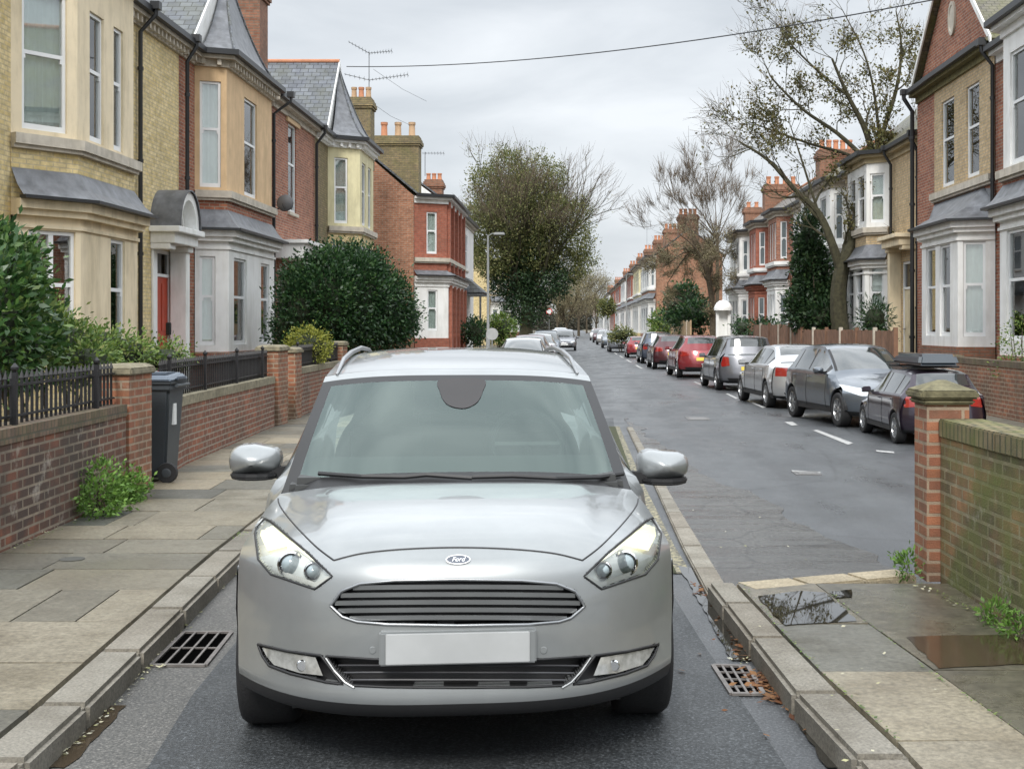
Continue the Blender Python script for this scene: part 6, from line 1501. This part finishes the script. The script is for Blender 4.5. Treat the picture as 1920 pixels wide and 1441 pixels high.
for lb, cx, cy, w_, h_ in (('leafy weed clump growing at the foot of the dark wall', -4.02, 10.9, .20, .33), ('smaller weed clump between the leafy weed and the bin', -4.10, 11.75, .16, .2)):
    shrub('weed_clump', lb, [(cx, cy, .12+h_*.6, w_, w_*1.3, h_*.8),(cx-.02, cy-.15, .12+h_*.35, w_*.95, w_, h_*.5)], WEED, 150, 12, .035, .045, .45, cat='weed', stems=7, core=False, base=(cx,cy))
for lb, px, py, w_, h_ in (('weed tuft at the foot of the orange brick pier', 1702, 1080, .07, .13), ('weed tuft below the mossy wall', 1862, 1168, .09, .09), ('weed tuft at the right edge below the mossy wall', 1912, 1196, .09, .1)):
    g = G(px, py, .12); shrub('weed_tuft', lb, [(g.x, g.y, .12+h_*.5, w_, w_, h_*.7)], WEED, 30, 10, .02, .035, .35, cat='weed', stems=4, core=False, base=(g.x,g.y), up=.6)
shrub('thorny_shrub', 'sparse reddish shrub at the right edge in front of the red brick house', [E(1915,640,22.5,.35,.4,.45),E(1900,690,22.5,.25,.3,.3)], GARD, 60, 10, .08, .06, .45, stems=12, base=(7.9,22.5), core=False)
shrub('spiky_shrub', 'dark spiky shrub below the tan house bay', [E(1640,600,36,.42,.5,.5),E(1640,640,36,.4,.5,.3)], EVERG, 170, 12, .09, .15, .2, base=(8.5,36), stems=5)
shrub('clipped_hedge', 'clipped bright green hedge in front of the far terrace', [E(1238,606,92,.75,2.2,.85),E(1262,604,88,.7,2.2,.85),E(1250,620,90,1.0,2.6,.9)], GARD, 420, 9, .1, .2, .5, stems=3, cat='hedge')
shrub('low_hedge', 'dark low hedge on the fence below the white end house', [E(1392,616,56,.4,1.5,.45),E(1425,618,54,.5,1.6,.45),E(1450,622,52,.4,1.4,.4)], EVERG, 260, 9, .08, .12, .5, stems=3, cat='hedge')
shrub('evergreen_bush', 'dark evergreen beside the twiggy tree and clipped hedge', [E(1285,570,80,1.2,1.5,1.3),E(1300,595,78,1.2,1.5,1.0),E(1262,590,82,.7,1,.8)], EVERG, 500, 9, .15, .22, .5, stems=3)
shrub('topiary_tree', 'small dark round-headed tree in front of the far terrace', [E(1138,577,110,.7,.8,.75)], OLIVE, 130, 9, .12, .22, .5, stems=3, base=(P(1138,600,110).x,110), cat='tree')
shrub('garden_bush', 'low bush by the kerb before the small red car', [E(1165,628,84,.8,1,.5)], OLIVE, 100, 9, .1, .18, .5, stems=3)
# big olive-green street tree with ivy, half leafed, half bare
def bigtree():
    Y = 90; base = Vector((P(985,0,Y).x, Y, .1)); root = thing('street_tree', 'very large ivy-clad tree standing over the road, olive leaves left and bare twigs right', 'tree', base)
    rg = random.Random(21); mb = MB(); tips = []; every = []
    mb.tube([base, base+Vector((.1,0,2.2)), base+Vector((.0,0,4.2))], [.55,.42,.34], 9)
    st_ = base+Vector((0,0,3.2))
    for k in range(15):
        a = -.75+1.6*k/14+rg.uniform(-.08,.08); tw = rg.uniform(-.7,.7); d = Vector((math.sin(a), tw, math.cos(a)*1.15)).normalized()
        grow(mb, st_+Vector((0,0,rg.uniform(-.6,1.2))), d, rg.uniform(.13,.2), rg.uniform(2.35,2.8), 4, rg, tips, 3, .22, .08, (2,3), .72, (14,34), .02, every)
    mb.build('trunk', BARKG, root, uv=False, recalc=False)
    lobes = [E(912,345,Y,1.15,1.2,1.2),E(950,315,Y+1,1.2,1.3,1.25),E(985,350,Y-1,1.0,1.2,1.2),E(1035,330,Y,.9,1.2,1.1),E(905,420,Y-1,1.2,1.4,1.3),E(960,400,Y+1,1.7,1.6,1.6),
             E(1030,400,Y-1,1.5,1.5,1.4),E(1080,450,Y,1.15,1.4,1.2),E(925,480,Y-1,1.5,1.6,1.4),E(1000,470,Y,1.9,1.8,1.7),E(1065,500,Y+1,1.2,1.4,1.1),E(1085,395,Y,.8,1.1,.9),E(1098,490,Y,.7,1,.8),E(885,470,Y,.7,1,.9),E(890,400,Y+1,.6,1,.8),E(1010,300,Y+1,.55,.8,.6)]
    C, O_ = clumps(lobes, 3400, 17, .27); quads_mesh('crown', leafquads(C, .16, .5, .1, O_*.5), OLIVE, root)
    pts = np.array([tuple(q) for q, d in every if d <= 2]); px = VX+pts[:,0]*F/pts[:,1]
    k = np.repeat(np.arange(len(pts)), 12); k = k[nprng.random(len(k)) < np.clip((1090-px)/160, .03, .6)[k]]
    quads_mesh('outer_leaves', leafquads(pts[k]+nprng.normal(size=(len(k),3))*.28, .14, .5), OLIVE, root)
    # bare twigs on the right
    tq = np.array([tuple(q) for q, d in tips]); k = np.repeat(np.arange(len(tq)), 10); a = tq[k]+nprng.normal(size=(len(k),3))*.2; d = (a-np.array(st_)); d /= np.linalg.norm(d,axis=1)[:,None]; d += rand_dirs(len(k))*.55
    Ls = nprng.uniform(.4,1.1,len(k))[:,None]; b = np.cross(d, rand_dirs(len(k))); b /= np.linalg.norm(b,axis=1)[:,None]
    quads_mesh('bare_twigs', np.stack([a-b*.012, a+b*.012, a+d*Ls+b*.005, a+d*Ls-b*.005], 1), TWIG, root)
    # ivy-dark lower crown
    C, O_ = clumps([E(985,575,Y,1.5,1.3,1.4),E(960,520,Y,1.8,1.5,1.4),E(1020,530,Y,1.8,1.5,1.4),E(990,470,Y,1.6,1.4,1.4)], 1300, 14, .28)
    quads_mesh('ivy', leafquads(C, .19, .55), IVY, root)
    return root
bigtree()
def baretree(name, label, base, limbs, Y, leafm, seed, depth=4, leaves=0, lpx=None, r0=.2, bark=BARK, twl=(.3,.8), twn=5, ln=1.0, ang=(16,38), lsize=.07, up=.05):
    root = thing(name, label, 'tree', base); rg = random.Random(seed); mb = MB(); tips = []; every = []
    for (pts, ra, rb_) in limbs:
        P3 = [P(x, y, Y+dy) for (x, y, dy) in pts]
        q = crom([tuple(p) for p in P3], 4); n = len(q); mb.tube([Vector(p) for p in q], [ra+(rb_-ra)*i/(n-1) for i in range(n)], 8, cap=False)
        for i in range(max(2, n//4), n):
            if i == n-1 or rg.random() < .62:
                d = (Vector(q[i])-Vector(q[max(0,i-1)])).normalized(); 
                for _ in range(2 if i == n-1 else 1):
                    ax = Vector((rg.uniform(-.4,.4), 1, rg.uniform(-.4,.4))).normalized() if rg.random() < .6 else Vector((rg.uniform(-1,1), rg.uniform(-1,1), rg.uniform(-1,1))).normalized()
                    dd = Matrix.Rotation(R(rg.choice((-1,1))*rg.uniform(18,55)), 3, ax) @ d
                    r_ = (ra+(rb_-ra)*i/(n-1))*rg.uniform(.35,.6)
                    grow(mb, Vector(q[i]), dd, max(.012, r_), ln*rg.uniform(.7,1.15), depth-1, rg, tips, 3, .3, up, (2,3), .7, ang, .006, every)
    mb.build('trunk', bark, root, uv=False, recalc=False)
    tq = np.array([tuple(q) for q, d in tips]); td = np.array([tuple(d) for q, d in tips])
    k = np.repeat(np.arange(len(tq)), twn); a = tq[k]+nprng.normal(size=(len(k),3))*.05; d = td[k]+rand_dirs(len(k))*.5
    Ls = nprng.uniform(*twl, len(k))[:,None]; b = np.cross(d, rand_dirs(len(k))); b /= np.linalg.norm(b,axis=1)[:,None]
    w_ = .006*Y/41
    quads_mesh('twigs', np.stack([a-b*w_, a+b*w_, a+d*Ls+b*w_*.4, a+d*Ls-b*w_*.4], 1), TWIG, root)
    if leaves:
        ep = np.array([tuple(q) for q, dd in every if dd <= 2]+[tuple(q) for q, dd in tips]); px = VX+ep[:,0]*F/ep[:,1]; py = VY-(ep[:,2]-CH)*F/ep[:,1]
        dn = lpx(px, py) if lpx else np.ones(len(ep)); k = np.repeat(np.arange(len(ep)), leaves); k = k[nprng.random(len(k)) < dn[k]]
        quads_mesh('crown', leafquads(ep[k]+nprng.normal(size=(len(k),3))*.12, lsize, .6), leafm, root)
    return root
LB = [([(1578,645,0),(1572,560,0),(1580,500,0),(1600,455,0)], .30, .21),
      ([(1580,520,0),(1562,462,0),(1535,400,.3),(1490,355,.5),(1440,300,.8),(1385,265,1)], .17, .03),
      ([(1600,458,0),(1622,415,-.2),(1640,330,-.4),(1625,250,-.6),(1590,180,-.8),(1560,110,-1)], .2, .035),
      ([(1640,340,-.3),(1655,250,-.2),(1680,170,0),(1690,90,.3),(1680,20,.5)], .10, .02),
      ([(1618,420,0),(1655,392,-.6),(1690,400,-1.2)], .12, .08), ([(1660,395,-.6),(1672,340,-1),(1700,270,-1.5),(1735,190,-2)], .08, .015),
      ([(1625,300,-.3),(1570,250,0),(1505,205,.3),(1450,150,.5),(1440,130,.6)], .08, .012), ([(1640,320,0),(1590,290,.8),(1520,270,1.2),(1450,245,1.5),(1420,235,1.6)], .07, .012),
      ([(1700,410,-1.2),(1720,440,-1.5),(1735,470,-2)], .07, .03), ([(1535,400,.3),(1500,290,.6),(1480,230,.8)], .05, .012),
      ([(1590,180,-.8),(1530,130,-1),(1480,80,-1.2),(1460,50,-1.2)], .05, .012), ([(1700,270,-1.5),(1760,230,-2),(1800,200,-3),(1850,130,-3)], .05, .01), ([(1650,280,-.4),(1640,180,-.5),(1620,100,-.5),(1580,20,-.5)], .06, .012)]
def lp(px, py):
    d = .03+.85*np.exp(-((px-1640)/75)**2-((py-290)/100)**2)+.45*np.exp(-((px-1450)/60)**2-((py-220)/50)**2)+.5*np.exp(-((px-1700)/60)**2-((py-110)/60)**2)+.3*np.exp(-((px-1520)/80)**2-((py-110)/60)**2)
    d[(px < 1420) & (py > 250)] = .02; return np.clip(d, 0, 1)
baretree('bare_tree', 'big forked tree with few autumn leaves reaching up in front of the tan house', (P(1580,0,41).x, 41, .12), LB, 41, AUT, 5, 4, 8, lp, bark=BARKG, lsize=.10, twn=2, ln=.6, twl=(.2,.5))
shrub('ivy_column', 'dark ivy and evergreen mass around the foot of the forked bare tree', [E(1530,560,42.8,.72,.8,1.0),E(1522,500,42.8,.55,.7,1.0),E(1515,440,42.8,.4,.6,.75),E(1545,595,41.8,.6,.6,.55),E(1503,580,43,.5,.7,.7)], IVY, 1100, 12, .12, .14, .55, base=(P(1540,0,41.5).x,41.5), cat='ivy', stems=4)
TL = [([(1338,640,0),(1335,560,0),(1325,510,0)], .2, .14)]+[([(1330,520,0),(1330+dx*.4,470,dy*.5),(1330+dx,ty,dy)], .08, .02) for dx, ty, dy in ((-85,500,0),(-72,470,.5),(-55,440,-1),(-35,430,1),(-10,440,0),(12,450,-.5),(28,470,.5),(30,510,0),(-50,490,1.5),(0,480,-1.5),(-78,530,1))]
def tl2(px, py): return np.clip((py-400)/90, .15, 1)*.8
baretree('twiggy_tree', 'dense brown twiggy tree in front of the big red chimney', (P(1338,0,72).x, 72, .12), TL, 72, TWIGL, 8, 3, 12, tl2, twl=(.3,.7), ln=.45, lsize=.08, twn=5)
TP = [([(1345,600,0),(1345,480,0),(1345,440,0)], .15, .08)]+[([(1345,450,0),(1345+dx*.5,410,dy),(1345+dx,ty,dy)], .05, .012) for dx, ty, dy in ((-45,380,0),(-25,355,1),(-5,345,0),(15,350,1),(35,375,0),(-90,410,1),(-70,395,0))]
baretree('pale_bare_tree', 'tall pale leafless tree behind the red chimneys', (P(1345,0,95).x, 95, .12), TP, 95, TWIGL, 9, 4, 0, None, twl=(.5,1.2), ln=1.1, up=.15, ang=(10,26), twn=4)
for i, (px, Y, hpx, w_, lb) in enumerate(((1085,230,508,5.5,'brown leafless tree at the far end of the street, tallest of its group'),(1062,200,540,3.5,'brown leafless tree just right of the big tree trunk'),(1100,330,520,6,'brown leafless tree behind the far terrace end'),(1045,260,552,4.5,'low brown tree at the street end beside the big tree'),(1118,300,556,3,'low dark tree beside the farthest parked cars'))):
    c = P(px, 0, Y); root = thing('distant_tree', lb, 'tree', (c.x, Y, 0), 'bare trees at the far end of the street'); top = P(px, hpx, Y).z; mb = MB(); tips = []; rg = random.Random(i+50); ev_ = []
    mb.tube([(c.x,Y,0),(c.x,Y,top*.3)], [.3,.2], 6)
    for k in range(9):
        a = rg.uniform(-.9,.9); d = Vector((math.sin(a), rg.uniform(-.5,.5), 1.0)).normalized(); grow(mb, Vector((c.x,Y,top*.25)), d, .12, top*.3, 3, rg, tips, 2, .25, .05, (2,3), .7, (15,35), .03, ev_)
    mb.build('trunk', BARK, root, uv=False, recalc=False)
    ep = np.array([tuple(q) for q, dd in ev_]); k = np.repeat(np.arange(len(ep)), 14); quads_mesh('crown', leafquads(ep[k]+nprng.normal(size=(len(k),3))*top*.05, .5, .12), TWIGL, root)
n_ = 26000; tl = np.stack([nprng.uniform(-60,60,n_), nprng.uniform(600,640,n_), nprng.random(n_)**1.3*15], 1)
tl[:,2] *= .75+.25*np.sin(tl[:,0]*.23)+.1*np.sin(tl[:,0]*.9)
tag(quads_mesh('treeline', leafquads(tl, 1.6, .5), leafmat('far_wood', [(0,(.05,.055,.04)),(1,(.11,.10,.075))], .9)), 'hazy line of distant trees closing the far end of the street', None, None, 'stuff')
# litter
def litter(name, label, regions, mat, size, seed, z=.008):
    rg = np.random.default_rng(seed); Cs = []
    for (pts, n, zz, spread) in regions:
        t = rg.random(n)*(len(pts)-1); i = t.astype(int); fr_ = (t-i)[:,None]; p = np.array([tuple(G(x,y,zz)) for x,y in pts]); c = p[i]*(1-fr_)+p[np.minimum(i+1,len(p)-1)]*fr_; c[:,:2] += rg.normal(size=(n,2))*spread; c[:,2] = zz+rg.uniform(.008,.02,n); Cs.append(c)
    C = np.concatenate(Cs); n = len(C); a = rg.uniform(0, 2*math.pi, n); s = size*rg.uniform(.5,1.4,n); dx = np.stack([np.cos(a), np.sin(a), rg.uniform(-.3,.3,n)],1)*s[:,None]; dy = np.stack([-np.sin(a), np.cos(a), rg.uniform(-.3,.3,n)],1)*s[:,None]*.6
    o = quads_mesh(name, np.stack([C-dx, C-dy*.9+dx*.1, C+dx, C+dy], 1), mat); tag(o, label, None, None, 'stuff')
litter('leaf_litter', 'brown fallen leaves gathered in the right gutter', [([(1308,1095),(1340,1130),(1378,1190),(1410,1240)], 90, 0, .03), ([(1425,1262),(1450,1290),(1480,1318)], 260, 0, .05), ([(1482,1320),(1540,1370),(1600,1425)], 110, 0, .03), ([(1320,1160),(1450,1400)], 12, 0, .2)], LITT, .022, 1)
litter('pale_litter', 'pale scraps and gravel along the left gutter and wall foot', [([(120,1420),(200,1340),(300,1230),(380,1135),(440,1075)], 160, 0, .015), ([(120,1385),(160,1375)], 10, .0, .03), ([(270,1262),(310,1250)], 14, 0, .03), ([(0,1040),(120,985),(240,930)], 60, .12, .03), ([(350,860),(500,800)], 40, .12, .04)], LITP, .011, 2)
litter('pale_litter', 'pale scraps along the right kerb and slabs', [([(1380,1240),(1420,1245)], 14, 0, .03), ([(1400,1105),(1700,1440)], 18, .122, .25), ([(1720,1100),(1900,1190)], 40, .122, .03), ([(1290,930),(1500,1080)], 20, 0, .25)], LITP, .012, 3)
# moss and seedlings in slab joints
jg = [([(1396,1100),(1470,1190),(1570,1290),(1690,1395)], 150, .118, .006), ([(1550,1110),(1740,1260),(1920,1380)], 120, .12, .006), ([(440,1010),(456,1000)], 60, .12, .04), ([(1714,1090),(1920,1195)], 160, .12, .02), ([(0,1046),(150,975),(290,912)], 200, .12, .02), ([(345,868),(510,795)], 160, .12, .03)]
litter('joint_moss', 'moss and tiny weeds in the paving joints and at the wall feet', jg, GARD, .008, 5)
